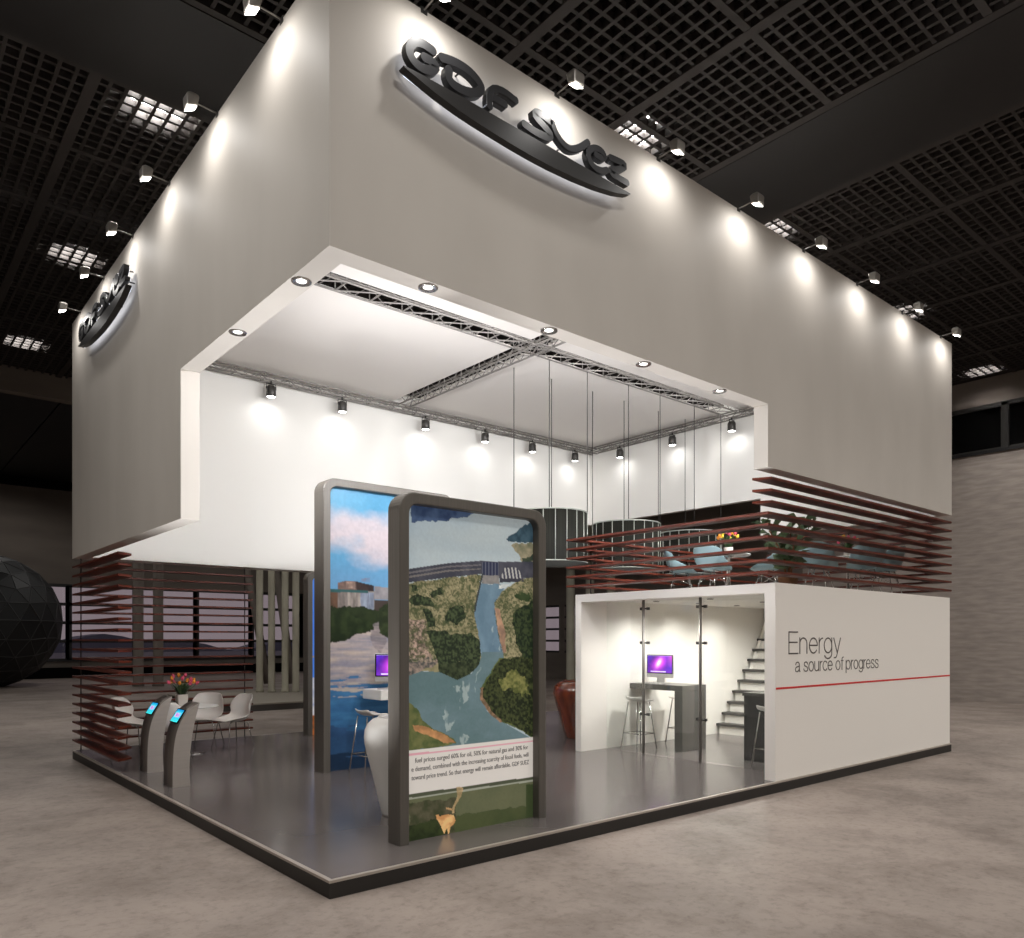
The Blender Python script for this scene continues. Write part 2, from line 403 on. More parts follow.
struct('trim_2', MB().box(HX0, HX1, HY1-.5, HY1, 8.95, 9.3), M['deckblack'])
# back wall with its row of dusk-lit windows
WZ0, WZ1 = .86, 4.42; BAY = 2.98; W0 = 5.27
bw = MB(); bw.box(HX0-.3, HX1+.3, HY1, HY1+.3, 0, WZ0); bw.box(HX0-.3, HX1+.3, HY1, HY1+.3, WZ1, DK)
bx = W0-4*BAY; bw.box(HX0-.3, bx, HY1, HY1+.3, WZ0, WZ1)
bays = []
k = 0
while bx+k*BAY+BAY < HX1: bays.append(bx+k*BAY); k += 1
bw.box(bays[-1]+BAY, HX1+.3, HY1, HY1+.3, WZ0, WZ1)
struct('wall_back', bw, M['darkwall'])
for n, x in enumerate(bays):
    wd = thing('window_%d' % (n+1), None, None, (x, HY1+.1, WZ0)); wd['kind'] = 'structure'
    f = MB(); f.box(x-.12, x+.12, HY1-.06, HY1+.2, WZ0, WZ1); f.box(x+BAY-.12, x+BAY, HY1-.06, HY1+.2, WZ0, WZ1)
    for z in (WZ0, 1.75, 2.64, 3.53, WZ1): f.box(x, x+BAY, HY1-.06, HY1+.2, z-.07, z+.07)
    f.build('window_frame', M['winframe'], wd)
    MB().box(x+.1, x+BAY-.1, HY1+.1, HY1+.12, WZ0, WZ1).build('pane', M['hallglass'], wd)
struct('baseboard_back', MB().box(HX0, HX1, HY1-.35, HY1-.02, .02, .5), M['deckblack'])
struct('ground', MB().box(-60, 90, 37.5, 160, -.6, -.5), M['outground'])
hl = [(-70, -1)]
for k in range(60): hl.append((-70+k*3, 1.2+1.1*math.sin(k*.41)+.6*math.sin(k*1.13+1)))
hl.append((107, -1)); struct('hills', MB().prism(hl, 'y', 150, 160), M['hill'])
# right-hand wall: board-marked concrete below a strip of dark windows
struct('wall_right', MB().box(HX1, HX1+.3, HY0-.3, 9, 0, 7.33), M['concwall'])
fw_ = MB(); fw_.box(HX1, HX1+.3, 9, HY1+.3, 0, 1.22); fw_.box(HX1, HX1+.3, 9, HY1+.3, 3.46, 7.33)
ed = [9]
for k in range(5): ed += [13.36+2.58*k+.18, 13.36+2.58*(k+1)-.18]
ed += [HY1+.3]
for a, b in zip(ed[::2], ed[1::2]): fw_.box(HX1, HX1+.3, a, b, 1.22, 3.46)
struct('wall_right.002', fw_, M['darkwall'])
for k in range(5):
    a, b = 13.36+2.58*k+.18, 13.36+2.58*(k+1)-.18
    wd = thing('window_%d' % (k+50), None, None, (HX1, a, 1.22)); wd['kind'] = 'structure'
    f = MB()
    for z in (1.26, 1.78, 2.33, 2.88, 3.42): f.box(HX1+.02, HX1+.14, a, b, z-.05, z+.05)
    f.build('window_frame', M['winframe'], wd); MB().box(HX1+.08, HX1+.1, a, b, 1.22, 3.46).build('pane', M['hallglass'], wd)
struct('wall_right.001', MB().box(HX1, HX1+.3, HY0-.3, HY1+.3, 8.72, DK), M['darkwall'])
struct('trim_3', MB().box(HX1-.06, HX1, HY0, HY1, 7.28, 7.36), M['winframe'])
for n in range(9):
    y = 2.76+(n-4)*4.1
    wd = thing('window_%d' % (n+30), None, None, (HX1, y, 7.33)); wd['kind'] = 'structure'
    f = MB(); f.box(HX1-.02, HX1+.12, y-.1, y+.1, 7.33, 8.72); f.box(HX1, HX1+.1, y, y+4.1, 7.33, 7.42); f.box(HX1-.02, HX1+.1, y, y+4.1, 8.6, 8.72)
    f.build('window_frame', M['darksteel'], wd)
    MB().box(HX1+.08, HX1+.1, y+.05, y+4.05, 7.4, 8.66).build('pane', M['darkglass'], wd)
struct('wall_left', MB().box(HX0-.3, HX0, HY0-.3, HY1+.3, 0, DK), M['darkwall'])
struct('wall_front', MB().box(HX0-.3, HX1+.3, HY0-.3, HY0, 0, DK), M['darkwall'])
# low plinth with slender columns behind the stand
kb = thing('concrete_plinth', 'long low concrete plinth on the hall floor carrying the pale slim columns', 'plinth', (9, 16.6, 0))
MB().box(4.6, 14.5, 14.3, 19.4, .16, .2).build('plinth_top', M['kerb'], kb)
MB().box(4.62, 14.48, 14.32, 19.38, 0, .16).build('plinth_body', M['kerbside'], kb)
cols = [(7.05, 18.42, .105, .2), (7.34, 18.2, .105, .2), (7.66, 17.92, .105, .2), (7.92, 17.72, .105, .2)]
lab = ['pale slim concrete column on the low plinth, next to the louvred screen end', 'pale slim concrete column on the plinth, second from the louvred screen',
       'pale slim concrete column on the plinth, third from the louvred screen', 'pale slim concrete column on the plinth, closest to the grey picture panels']
for (x, y, r, z), l in zip(cols, lab):
    c = MB().lathe([(r*1.15, z), (r*1.15, z+.06), (r, z+.1), (r, 9.25), (r*1.15, 9.3), (r*1.15, HZ)], x, y, 20).build('concrete_column', M['column'])
    tag(c, l, 'column', 'slim columns on the plinth')
for (x, y, r), l in zip([(5.97, 27.8, .19), (6.57, 27.3, .19)], ['dim round column far behind the louvred screen, nearer its corner', 'dim round column far behind the louvred screen, nearer the tulip pot']):
    c = MB().lathe([(r*1.15, 0), (r*1.15, .08), (r, .12), (r, 9.3)], x, y, 20).build('concrete_column', M['darkwall']); tag(c, l, 'column', 'round columns in the dark hall')
for (x, y, r), l in zip([(19.0, 16.77, .17), (19.58, 16.27, .17), (20.4, 15.9, .17)], ['round column behind the louvred balcony, just above the open room corner', 'round column behind the louvred balcony, second from its outer end', 'round column behind the louvred balcony, third from its outer end']):
    c = MB().lathe([(r*1.15, 0), (r*1.15, .08), (r, .12), (r, HZ)], x, y, 20).build('concrete_column', M['column']); tag(c, l, 'column', 'round columns behind the balcony')
for (a, b), l in zip([((9.0, 24.6, 5.2), (9.75, 24.2, .3)), ((9.95, 24.0, 5.0), (10.5, 23.6, 1.6))], ['slanting dark beam seen between the slim columns, leaning on the floor', 'shorter slanting dark beam between the last two slim columns']):
    d = (Vector(b)-Vector(a)); d = d*(1+.0)
    t = MB().tube([a, (b[0], b[1], 0.12)], .16, 4).build('slanted_beam', M['darkwall']); tag(t, l, 'beam')
# geodesic dome
dm = thing('geodesic_dome', 'large black faceted dome standing in the dark hall behind the stand', 'dome', (1.3, 31.1, 0))
bm = bmesh.new(); bmesh.ops.create_icosphere(bm, subdivisions=3, radius=2.62); bmesh.ops.translate(bm, vec=(1.3, 31.1, 2.55), verts=bm.verts)
vs = [tuple((v.co.x, v.co.y, max(v.co.z, .0))) for v in bm.verts]; fs = [[v.index for v in f.verts] for f in bm.faces]; es = [(e.verts[0].index, e.verts[1].index) for e in bm.edges]
MB().add(vs, fs).build('skin', M['dome'], dm)
rb = MB()
for a, b in es:
    p, q = Vector(vs[a]), Vector(vs[b])
    if (p-q).length > .05 and p.y < 31.6: rb.tube([p, q], .018, 4, cap=False)
rb.build('rib', M['domerib'], dm); bm.free()

# ------------------------------------------------------------------ hall lamps above the gridded ceiling
def hall_lamp_proto():
    t = thing('hall_lamp', 'x', 'lamp', (0, 0, 0))
    MB().lathe([(.44, .02), (.44, .1), (.3, .35), (.12, .42), (.05, .46), (.05, 1.062)], n=24).build('housing', M['lampgrey'], t)
    MB().lathe([(.41, -.005), (.41, .03)], n=24).build('lens', M['hall_lens'], t)
    return t
proto = hall_lamp_proto()
HL = [((.81, 6.8), 'hall lamp glowing at the broad black ceiling panel, beside the shorter facade'),
      ((.8, 12.44), 'round hall lamp glowing through the grid, second along the shorter facade'),
      ((.79, 18.36), 'round hall lamp glowing through the grid, farthest along the shorter facade'),
      ((6.5, 2.86), 'hall lamp glowing through the grid above the logo on the longer facade'),
      ((10.46, 2.9), 'hall lamp glowing behind the middle of the longer facade top'),
      ((16.19, 2.83), 'round hall lamp glowing through the grid just above the far part of the longer facade'),
      ((22.0, 3.1), 'round hall lamp glowing by the window strip, beyond the end of the longer facade')]
for k, ((x, y), l) in enumerate(HL):
    o = proto if k == 0 else copy_tree(proto)
    o.location = (x, y, 9.636); o['label'] = l; o['group'] = 'hall lamps above the ceiling grid'
E_FILL = 330
for (x, y), l in HL[:-1]: lamp('hall_and_fill_light', 'SPOT', (x, y, 9.4), 500, aim=(x, y, 0), size=150, blend=.6, rad=.3)
# added fill lights without fittings brighten the hall floor and the facades
for x, y, e in [(-5.2, -4.5, 2.2), (.93, -5.5, 2.6), (7, -6, 2.0), (13, -6, 1.8), (19, -4, 2.4), (-5.2, 1.3, 2.6), (-4.5, 5.0, .9), (14, -12, 4.8), (3, -12, 1.8), (9, -14.5, 6)]:
    lamp('hall_and_fill_light', 'SPOT', (x, y, 9.4), E_FILL*e, aim=(x, y, 0), size=150, blend=.6, rad=.3)
for x, y, e in [(20, 1.5, 1.15)]:  # added fill light for the concrete side wall, no lamp there
    lamp('hall_and_fill_light', 'SPOT', (x, y, 9.4), E_FILL*e, aim=(x, y, 0), size=150, blend=.6, rad=.3)

for x, y, e in [(2, 33, .6), (6, 29, .7), (13, 31, .8), (6, 23.5, .5), (10.5, 13.6, .8)]:  # added fill lights for the rear of the hall and its columns
    lamp('hall_and_fill_light', 'SPOT', (x, y, 9.2), 400*e, aim=(x, y+.4, 0), size=165, blend=.6, rad=.3)

# ------------------------------------------------------------------ the stand: platform
L, W, HP, ZS, ZT, T = 11.2, 8.48, .129, 4.626, 6.71, .19
ZL, ZL2, YL, XR = 3.883, 3.085, 3.27, 5.67
pf = thing('stand_platform', 'low platform with polished grey floor, pale edging and black sides', 'platform', (L/2, W/2, 0))
MB().box(.035, L-.035, .035, W-.035, .1, HP).build('deck', M['deck'], pf)
e = MB(); e.box(0, L, 0, .035, .112, HP+.002); e.box(0, .035, .035, W, .112, HP+.002); e.box(.035, L, W-.035, W, .112, HP+.002); e.box(L-.035, L, .035, W-.035, .112, HP+.002)
e.build('edging', M['edge'], pf)
MB().box(.004, L-.004, .004, W-.004, 0, .112).build('side_panel', M['plinth'], pf)
# ------------------------------------------------------------------ the stand: white canopy
YB, XB = 8.1, 11.08
cn = thing('stand_canopy', 'tall white box canopy of the stand with stepped openings on two sides', 'canopy', (L/2, W/2, ZS))
def mitred(poly, axis):
    m = MB().prism(poly, axis, 0, T); i = 0 if axis == 'y' else 1
    m.v = [tuple(T if (c == i and v[i] < 1e-6 and v[1-i] > T/2) else q for c, q in enumerate(v)) for v in m.v]
    return m.build('fascia', M['white'], cn)
mitred([(0, ZS), (XR, ZS), (XR, ZL), (L, ZL), (L, ZT), (0, ZT)], 'y')
mitred([(0, ZS), (YL, ZS), (YL, ZL2), (W, ZL2), (W, ZT), (0, ZT)], 'x')
MB().prism([(T, ZL2), (XR, ZL2), (XR, ZS), (L, ZS), (L, ZT), (T, ZT)], 'y', YB, W).build('wall_panel', M['inner'], cn)
MB().prism([(T, ZL), (3.45, ZL), (3.45, ZS), (YB-.002, ZS), (YB-.002, ZT), (T, ZT)], 'x', XB, L).build('wall_panel', M['inner'], cn)
CZ = 6.47
for (xa, xb, ya, yb) in [(T, 5.4, T, 3.9), (5.76, XB, T, 3.9), (T, 5.4, 4.36, YB), (5.76, XB, 4.36, YB)]:
    MB().box(xa+.002, xb-.002, ya+.002, yb-.002, CZ, CZ+.04).build('ceiling_panel', M['ceilfab'], cn)

def truss(label, p, q, w=.26, h=.2):
    p, q = Vector(p), Vector(q); d = (q-p); Ln = d.length; d.normalize(); s = Vector((-d.y, d.x, 0))
    t = thing('lighting_truss', label, 'truss', tuple(p)); up = Vector((0, 0, 1))
    c = [s*(w/2)+up*h, s*(-w/2)+up*h, s*(w/2), s*(-w/2)]
    for v in c: MB().tube([p+v, q+v], .016, 6).build('chord', M['steel'], t)
    m = MB(); n = max(2, int(Ln/.5))
    for k in range(n):
        a, b = p+d*(Ln*k/n), p+d*(Ln*(k+1)/n)
        m.tube([a+c[2], b+c[3]], .012, 5, cap=False); m.tube([a+c[2], a+c[3]], .012, 5, cap=False)
        for i in (0, 1): m.tube([a+c[i], a+c[i+2]], .008, 5, cap=False); m.tube([a+c[i], (a+b)/2+c[i+2]], .007, 5, cap=False); m.tube([(a+b)/2+c[i+2], b+c[i]], .007, 5, cap=False)
    m.build('lattice', M['steel'], t); return t
truss('long aluminium truss in the ceiling slot behind the longer facade', (T+.02, 4.13, 6.45), (XB-.02, 4.13, 6.45), .32)
truss('short aluminium truss crossing the white ceiling between the two long sides', (5.57, T+.02, 6.38), (5.57, 7.78, 6.38))
truss('thin aluminium truss running along the top of the white back wall', (T+.02, 7.92, 6.31), (XB-.02, 7.92, 6.31), .15, .11)
truss('thin aluminium truss along the top of the white end wall', (10.95, T+.02, 6.31), (10.95, 7.78, 6.31), .14, .11)

# downlights let into the soffit
def dl_proto():
    t = thing('downlight', 'x', 'downlight')
    MB().lathe([(.036, .004), (.07, -.01), (.08, -.006), (.08, .01), (.036, .01)], n=24, close=False).build('rim', M['chrome'], t)
    MB().lathe([(.04, .0), (.04, .008)], n=24).build('lens', M['lens_soft'], t)
    return t
proto = dl_proto(); DLs = [((.09, .64), 'recessed downlight in the soffit of the shorter facade, nearest the corner of the stand'), ((.09, 1.95), 'recessed downlight in the soffit of the shorter facade, nearest its white jamb')]
DLs += [((.9+1.31*k, .092), 'recessed downlight in the soffit of the longer facade, %s from the corner' % nth(k)) for k in range(4)]
for k, ((x, y), l) in enumerate(DLs):
    o = proto if k == 0 else copy_tree(proto)
    o.location = (x, y, ZS-.002); o['label'] = l; o['group'] = 'downlights in the canopy soffit'
    lamp('downlight_glow', 'SPOT', (x, y, ZS-.03), 40, aim=(x, y, 0), size=100, blend=.9, rad=.04)

# spotlights on the trusses
WH = (.985, .985, 1)
def ts_proto():
    t = thing('truss_spotlight', 'x', 'spotlight')
    MB().tube([(0, 0, 0), (0, 0, -.05)], .018, 8).tube([(-.085, 0, -.14), (-.085, 0, -.05), (.085, 0, -.05), (.085, 0, -.14)], .01, 6).build('yoke', M['darksteel'], t)
    h = bpy.data.objects.new('x', None)
    MB().lathe([(.05, -.08), (.075, -.1), (.082, -.13), (.082, -.27), (.075, -.275), (.07, -.265)], n=20).build('lamp_head', M['darksteel'], t)
    MB().lathe([(.069, -.272), (.069, -.26)], n=20).build('lens', M['lens'], t)
    bpy.data.objects.remove(h); return t
proto = ts_proto(); k0 = 0
for k, x in enumerate((3.0, 4.36, 6.2, 7.71, 9.06, 10.4)):
    o = proto if k0 == 0 else copy_tree(proto); k0 = 1
    o.location = (x-.08, 7.86, 6.3); o['group'] = 'spotlights along the back wall truss'; o['label'] = 'dark can spotlight under the back wall truss, %s counted from the shorter facade' % nth(k)
    lamp('truss_light', 'SPOT', (x-.08, 7.8, 6.0), 6, col=WH, aim=(x-.08, 8.0, 5.2), size=172, blend=1, rad=.06)
for k, y in enumerate((6.95, 5.45, 3.97)):
    o = copy_tree(proto); o.location = (10.87, y, 6.3); o['group'] = 'spotlights along the end wall truss'
    o['label'] = 'dark can spotlight under the end wall truss, %s from the inner wall corner' % nth(k)
    lamp('truss_light', 'SPOT', (10.78, y, 6.0), 6, col=WH, aim=(11.0, y, 5.2), size=172, blend=1, rad=.06)

# added fill lights without fittings behind the two facades, brightening the canopy inside
for x in (1.6, 3.8, 6.2, 8.6): lamp('inner_fill', 'SPOT', (x, .45, 4.75), 500, col=WH, aim=(x+.4, 6, 4.1), size=114, blend=.9, rad=.15)
for y in (1.6, 4.4): lamp('inner_fill', 'SPOT', (.45, y, 4.75), 380, col=WH, aim=(6, y+.6, 4.1), size=114, blend=.9, rad=.15)

# added upward fill lights, no fittings on the deck, brighten the canopy underside
for x, y in ((.55, 2.4), (.5, 1.25), (2.95, .7), (4.1, .75)): lamp('soffit_fill', 'SPOT', (x, y, .3), 340, col=WH, aim=(x-.15, y-.15, 5), size=102, blend=.7, rad=.15)

# floodlights on arms along the top edge
def arm_proto():
    t = thing('arm_floodlight', 'x', 'floodlight')
    MB().box(-.03, .03, -.004, .05, -.02, .03).build('bracket', M['darksteel'], t)
    MB().tube([(0, .02, .01), (0, -.2, .02)], .007, 6).build('arm', M['steel'], t)
    m = MB(); c = [(-.08, -.17, .07), (.08, -.17, .07), (.08, -.31, .06), (-.08, -.31, .06)]; b = [(-.06, -.19, -.03), (.06, -.19, -.03), (.075, -.3, -.075), (-.075, -.3, -.075)]
    top = [(-.05, -.21, .1), (.05, -.21, .1), (.05, -.27, .1), (-.05, -.27, .1)]
    m.add(top+c+b, [(0, 1, 2, 3), (0, 4, 5, 1), (1, 5, 6, 2), (2, 6, 7, 3), (3, 7, 4, 0), (4, 8, 9, 5), (5, 9, 10, 6), (6, 10, 11, 7), (7, 11, 8, 4), (8, 11, 10, 9)])
    m.v = [(x*.82, (y+.2)*.82-.2, z*.82) for x, y, z in m.v]; m.build('lamp_head', M['lampgrey'], t, bevel=.012)
    MB().add([(x*.82, (y+.2)*.82-.2, z*.82) for x, y, z in [(-.052, -.196, -.036), (.052, -.196, -.036), (.066, -.293, -.077), (-.066, -.293, -.077)]], [(0, 1, 2, 3)]).build('lens', M['lens'], t)
    return t
proto = arm_proto(); k0 = 0
E_ARM = 18
for k in range(8):
    x = .8+1.42*k
    o = proto if k0 == 0 else copy_tree(proto); k0 = 1
    o.location = (x, 0, 6.7); o['group'] = 'arm floodlights along the longer facade'; o['label'] = 'small floodlight on an arm over the longer facade, %s from the stand corner' % nth(k)
    lamp('arm_light', 'SPOT', (x, -.34, 6.62), E_ARM, aim=(x, 0, 6.0), size=172, blend=1, rad=.04)
for k in range(6):
    y = .8+1.42*k
    o = copy_tree(proto); o.location = (0, y, 6.7); o.rotation_euler = (0, 0, R(-90)); o['group'] = 'arm floodlights along the shorter facade'
    o['label'] = 'small floodlight on an arm over the shorter facade, %s from the stand corner' % nth(k)
    lamp('arm_light', 'SPOT', (-.34, y, 6.62), E_ARM, aim=(0, y, 6.0), size=172, blend=1, rad=.04)

# ------------------------------------------------------------------ raised logo signs
LET = {
 'G': ([(.796,6.323),(.709,6.333),(.635,6.312),(.588,6.256),(.585,6.197),(.628,6.153),(.7,6.14),(.775,6.158),(.829,6.205),(.812,6.238),(.72,6.233)], .04),
 'D': ([(.881,6.311),(1.011,6.34),(1.147,6.338),(1.249,6.293),(1.272,6.243),(1.211,6.186),(1.097,6.152),(.986,6.151),(.94,6.186),(.948,6.247)], .04),
 'F': ([(1.624,6.321),(1.514,6.339),(1.413,6.323),(1.36,6.271),(1.343,6.205),(1.35,6.152)], .038),
 'S': ([(2.02,6.318),(1.93,6.332),(1.862,6.326),(1.835,6.296),(1.87,6.272),(1.99,6.228),(2.03,6.2),(2.01,6.168),(1.93,6.155),(1.82,6.152),(1.722,6.164)], .038),
 'U': ([(2.051,6.309),(2.092,6.244),(2.174,6.188),(2.268,6.175),(2.379,6.233),(2.485,6.325)], .038),
 'E': ([(2.593,6.262),(2.677,6.257),(2.714,6.286),(2.677,6.329),(2.584,6.324),(2.501,6.269),(2.49,6.195),(2.559,6.135),(2.668,6.139),(2.737,6.176)], .034),
 'Z': ([(2.79,6.314),(2.9,6.326),(2.985,6.33),(2.985,6.3),(2.9,6.245),(2.8,6.2),(2.795,6.172),(2.86,6.168),(3.019,6.168)], .036)}
FBAR = ([(1.386,6.236),(1.507,6.234)], .034)
SW_T = [(.535,6.084),(.68,6.09),(.914,6.093),(1.16,6.095),(1.42,6.094),(1.7,6.092),(2.0,6.091),(2.3,6.089),(2.6,6.086),(2.8,6.084),(3.073,6.081)]
SW_B = [(3.03,6.058),(2.867,6.012),(2.609,5.97),(2.331,5.944),(2.05,5.93),(1.83,5.928),(1.617,5.934),(1.4,5.945),(1.211,5.958),(1.035,5.975),(.843,6.004),(.681,6.04),(.545,6.072)]
def smooth_path(p, it=2):
    for _ in range(it):
        q = [p[0]]
        for a, b in zip(p, p[1:]): q += [(a[0]*.75+b[0]*.25, a[1]*.75+b[1]*.25), (a[0]*.25+b[0]*.75, a[1]*.25+b[1]*.75)]
        p = q+[p[-1]]
    return p
def stroke(mb, pts, hw, y0, y1, it=2):
    """solid rounded stroke: one box per segment offset left/right, with round ends"""
    p = [Vector(q) for q in smooth_path(pts, it)]
    l, r = [], []
    for i in range(len(p)):
        d = p[min(i+1, len(p)-1)]-p[max(i-1, 0)]; d.normalize(); n = Vector((-d.y, d.x)); l.append(p[i]+n*hw); r.append(p[i]-n*hw)
    d0 = (p[0]-p[1]).normalized(); n0 = Vector((-d0.y, d0.x)); cap0 = [p[0]+(n0*math.cos(t)+d0*math.sin(t))*hw for t in [math.pi*k/6 for k in range(1, 6)]]
    d1 = (p[-1]-p[-2]).normalized(); n1 = Vector((-d1.y, d1.x)); cap1 = [p[-1]+(n1*math.cos(t)+d1*math.sin(t))*hw for t in [math.pi*k/6 for k in range(1, 6)]]
    n = len(p); vs = []
    for y in (y0, y1): vs += [(q.x, y, q.y) for q in l]+[(q.x, y, q.y) for q in r]
    fs = []
    for i in range(n-1):
        fs += [(i, i+1, n+i+1, n+i), (2*n+i, 3*n+i, 3*n+i+1, 2*n+i+1), (i, 2*n+i, 2*n+i+1, i+1), (n+i, n+i+1, 3*n+i+1, 3*n+i)]
    mb.add(vs, fs)
    mb.prism([(q.x, q.y) for q in [p[0]+n0*hw]+cap0+[p[0]-n0*hw]], 'y', y0, y1)
    mb.prism([(q.x, q.y) for q in [p[-1]+n1*hw]+cap1+[p[-1]-n1*hw]], 'y', y0, y1)
def logo(label):
    t = thing('raised_logo_sign', label, 'sign', (0, 0, 0))
    for ch, (pts, hw) in LET.items():
        hw *= .88
        it = 1 if ch in 'SZF' else 2; m = MB(); stroke(m, pts, hw, -.13, -.072, it)
        if ch == 'F': stroke(m, FBAR[0], FBAR[1], -.1295, -.0725)
        o = m.build('letter', M['logo'], t, bevel=.008, merge=False); o['label'] = 'glossy anthracite letter %s' % ch
        b = MB(); stroke(b, pts, hw*.7, -.072, -.067, it); b.build('letter_light', M['led'], t, merge=False)
    MB().prism(SW_T+SW_B, 'y', -.13, -.06).build('swoosh', M['swoosh'], t)
    cx = sum(p[0] for p in SW_T+SW_B)/24; cz = 6.03
    MB().prism([(cx+(x-cx)*.97, cz+(z-cz)*.74) for x, z in SW_T+SW_B], 'y', -.06, -.055).build('light_strip', M['led'], t)
    f = MB()
    for x in (1.2, 1.6, 2.0, 2.4): f.tube([(x, -.062, 6.07), (x, .003, 6.07)], .012, 6)
    for x, z in ((.62, 6.28), (.7, 6.33), (1.1, 6.34), (1.1, 6.155), (1.45, 6.33), (1.9, 6.32), (1.9, 6.16), (2.2, 6.185), (2.58, 6.32), (2.6, 6.14), (2.9, 6.32), (2.95, 6.168)): f.tube([(x, -.074, z), (x, .003, z)], .008, 6)
    f.build('standoff', M['darksteel'], t)
    return t
logo('anthracite raised lettering with a swoosh below it high on the longer facade')
lg = logo('anthracite raised lettering with a swoosh below it high on the shorter facade')
lg.rotation_euler = (0, 0, R(-90)); lg.location = (0, 7.94, -.06)
# ------------------------------------------------------------------ the open white room with the wording on its side
RX, RY0, RY1, RZ = 5.89, .03, 3.42, 2.527
rm = thing('white_pavilion', 'low white pavilion room open at the front, with lettering on its long side', 'pavilion', (8.5, 1.8, HP))
MB().prism([(RX, HP), (L-.002, HP), (L-.002, RZ), (RX, RZ)], 'y', RY0, RY0+.15).build('side_wall', M['roomwhite'], rm)
MB().prism([(RX, HP), (L-.002, HP), (L-.002, RZ-.001), (RX, RZ-.001)], 'y', RY1-.12, RY1).build('side_wall', M['roomwhite'], rm)
MB().box(L-.12, L-.004, RY0+.15, RY1-.12, HP, RZ-.001).build('end_wall', M['roomwhite'], rm)
rf = MB(); rf.box(RX, RX+.2, RY0+.15, RY1-.12, RZ-.12, RZ-.0005); rf.box(RX+.2, L-.12, RY0+.15, RY1-.12, RZ-.09, RZ-.0005)
rf.build('roof_slab', M['roomwhite'], rm)
fr_ = MB()
fr_.box(RX-.006, RX, RY0+.004, RY0+.145, HP, RZ-.004); fr_.box(RX-.006, RX, RY1-.116, RY1-.004, HP, RZ-.004); fr_.box(RX-.006, RX, RY0+.145, RY1-.116, RZ-.116, RZ-.004)
fr_.build('front_trim', M['roomwhite'], rm)
MB().box(RX+.002, L-.004, RY0-.004, RY0, 1.236, 1.259).build('red_line', M['redpaint'], rm)['label'] = 'thin red painted line'
def text_mesh(name, body, m, parent, x0, x1, zbase, zcap_h, y, thin=0., capch='E', squeeze=None):
    cu = bpy.data.curves.new(name, 'FONT'); cu.body = body; cu.size = 1; cu.offset = thin; cu.resolution_u = 4; cu.extrude = 0
    o = bpy.data.objects.new(name, cu); C.objects.link(o); dg = bpy.context.evaluated_depsgraph_get(); dg.update()
    me = bpy.data.meshes.new_from_object(o.evaluated_get(dg)); bpy.data.objects.remove(o); bpy.data.curves.remove(cu)
    X = [v.co.x for v in me.vertices]; xa, xb = min(X), max(X)
    sx = (x1-x0)/(xb-xa); sz = zcap_h/.72; off = Vector(parent_world(parent))
    for v in me.vertices: v.co = Vector((x0+(v.co.x-xa)*sx, y, zbase+v.co.y*sz))-off
    bm = bmesh.new(); bm.from_mesh(me); r = bmesh.ops.extrude_face_region(bm, geom=bm.faces[:])
    for v in [q for q in r['geom'] if isinstance(q, bmesh.types.BMVert)]: v.co.y += .003
    bmesh.ops.recalc_face_normals(bm, faces=bm.faces); bm.to_mesh(me); bm.free()
    me.materials.clear(); me.materials.append(m); t = bpy.data.objects.new(name, me); C.objects.link(t); t.parent = parent; return t
def arc(cx, cy, rx, ry, a0, a1, n=14): return [(cx+rx*math.cos(R(a0+(a1-a0)*k/n)), cy+ry*math.sin(R(a0+(a1-a0)*k/n))) for k in range(n+1)]
RING = arc(.22, .26, .22, .26, 0, 360, 26)
GLYPH = {'E': (.57, [[(0, 0), (0, .72)], [(0, .72), (.46, .72)], [(0, .375), (.43, .375)], [(0, 0), (.47, 0)]]),
 'n': (.52, [[(0, 0), (0, .52)], [(0, .3)]+arc(.19, .33, .19, .19, 180, 0)+[(.38, 0)]]), 'e': (.54, [[(0, .27), (.44, .27)]+arc(.22, .26, .22, .26, 2, 322, 22)]),
 'r': (.29, [[(0, 0), (0, .52)], arc(.2, .3, .2, .215, 180, 90, 8)]), 'g': (.56, [RING, [(.44, .52), (.44, -.02)]+arc(.22, -.02, .22, .18, 0, -152, 12)]),
 'y': (.46, [[(0, .52), (.2, 0)], [(.4, .52), (.18, -.1), (.12, -.18), (.03, -.18)]]), 'a': (.51, [[(.03, .38)]+arc(.2, .37, .17, .15, 165, 0, 10)+[(.37, .07), (.43, .0)], [(.37, .3), (.2, .275), (.07, .24), (0, .14), (.04, .03), (.15, 0), (.28, .04), (.37, .15)]]),
 's': (.48, [[(.36, .4), (.32, .48), (.2, .52), (.07, .48), (.04, .39), (.09, .31), (.22, .265), (.34, .21), (.38, .12), (.33, .03), (.19, 0), (.05, .03), (0, .13)]]), 'o': (.56, [RING]),
 'u': (.52, [[(0, .52)]+arc(.19, .19, .19, .19, 180, 360)+[(.38, .25)], [(.38, .52), (.38, 0)]]), 'c': (.5, [arc(.22, .26, .22, .26, 38, 322, 20)]),
 'f': (.25, [[(.08, 0)]+arc(.2, .6, .12, .12, 180, 80, 8), [(0, .52), (.2, .52)]]), 'p': (.56, [[(0, .52), (0, -.2)], RING]), ' ': (.27, [])}
def thin_lettering(word, label, x0, x1, zb, cap, hw):
    wd_ = sum(GLYPH[c][0] for c in word)-.1; sx, sz = (x1-x0)/wd_, cap/.72; m = MB(); x = 0
    for c in word:
        for pl_ in GLYPH[c][1]: stroke(m, [(x0+(x+a)*sx, zb+b*sz) for a, b in pl_], hw, RY0-.0035, RY0, 0)
        x += GLYPH[c][0]
    m.build('lettering', M['ink'], rm, merge=False)['label'] = label
thin_lettering('Energy', 'large thin grey word Energy', 6.186, 7.47, 1.666, .266, .0085)
thin_lettering('a source of progress', 'small grey words a source of progress', 6.336, 8.60, 1.438, .165, .0068)
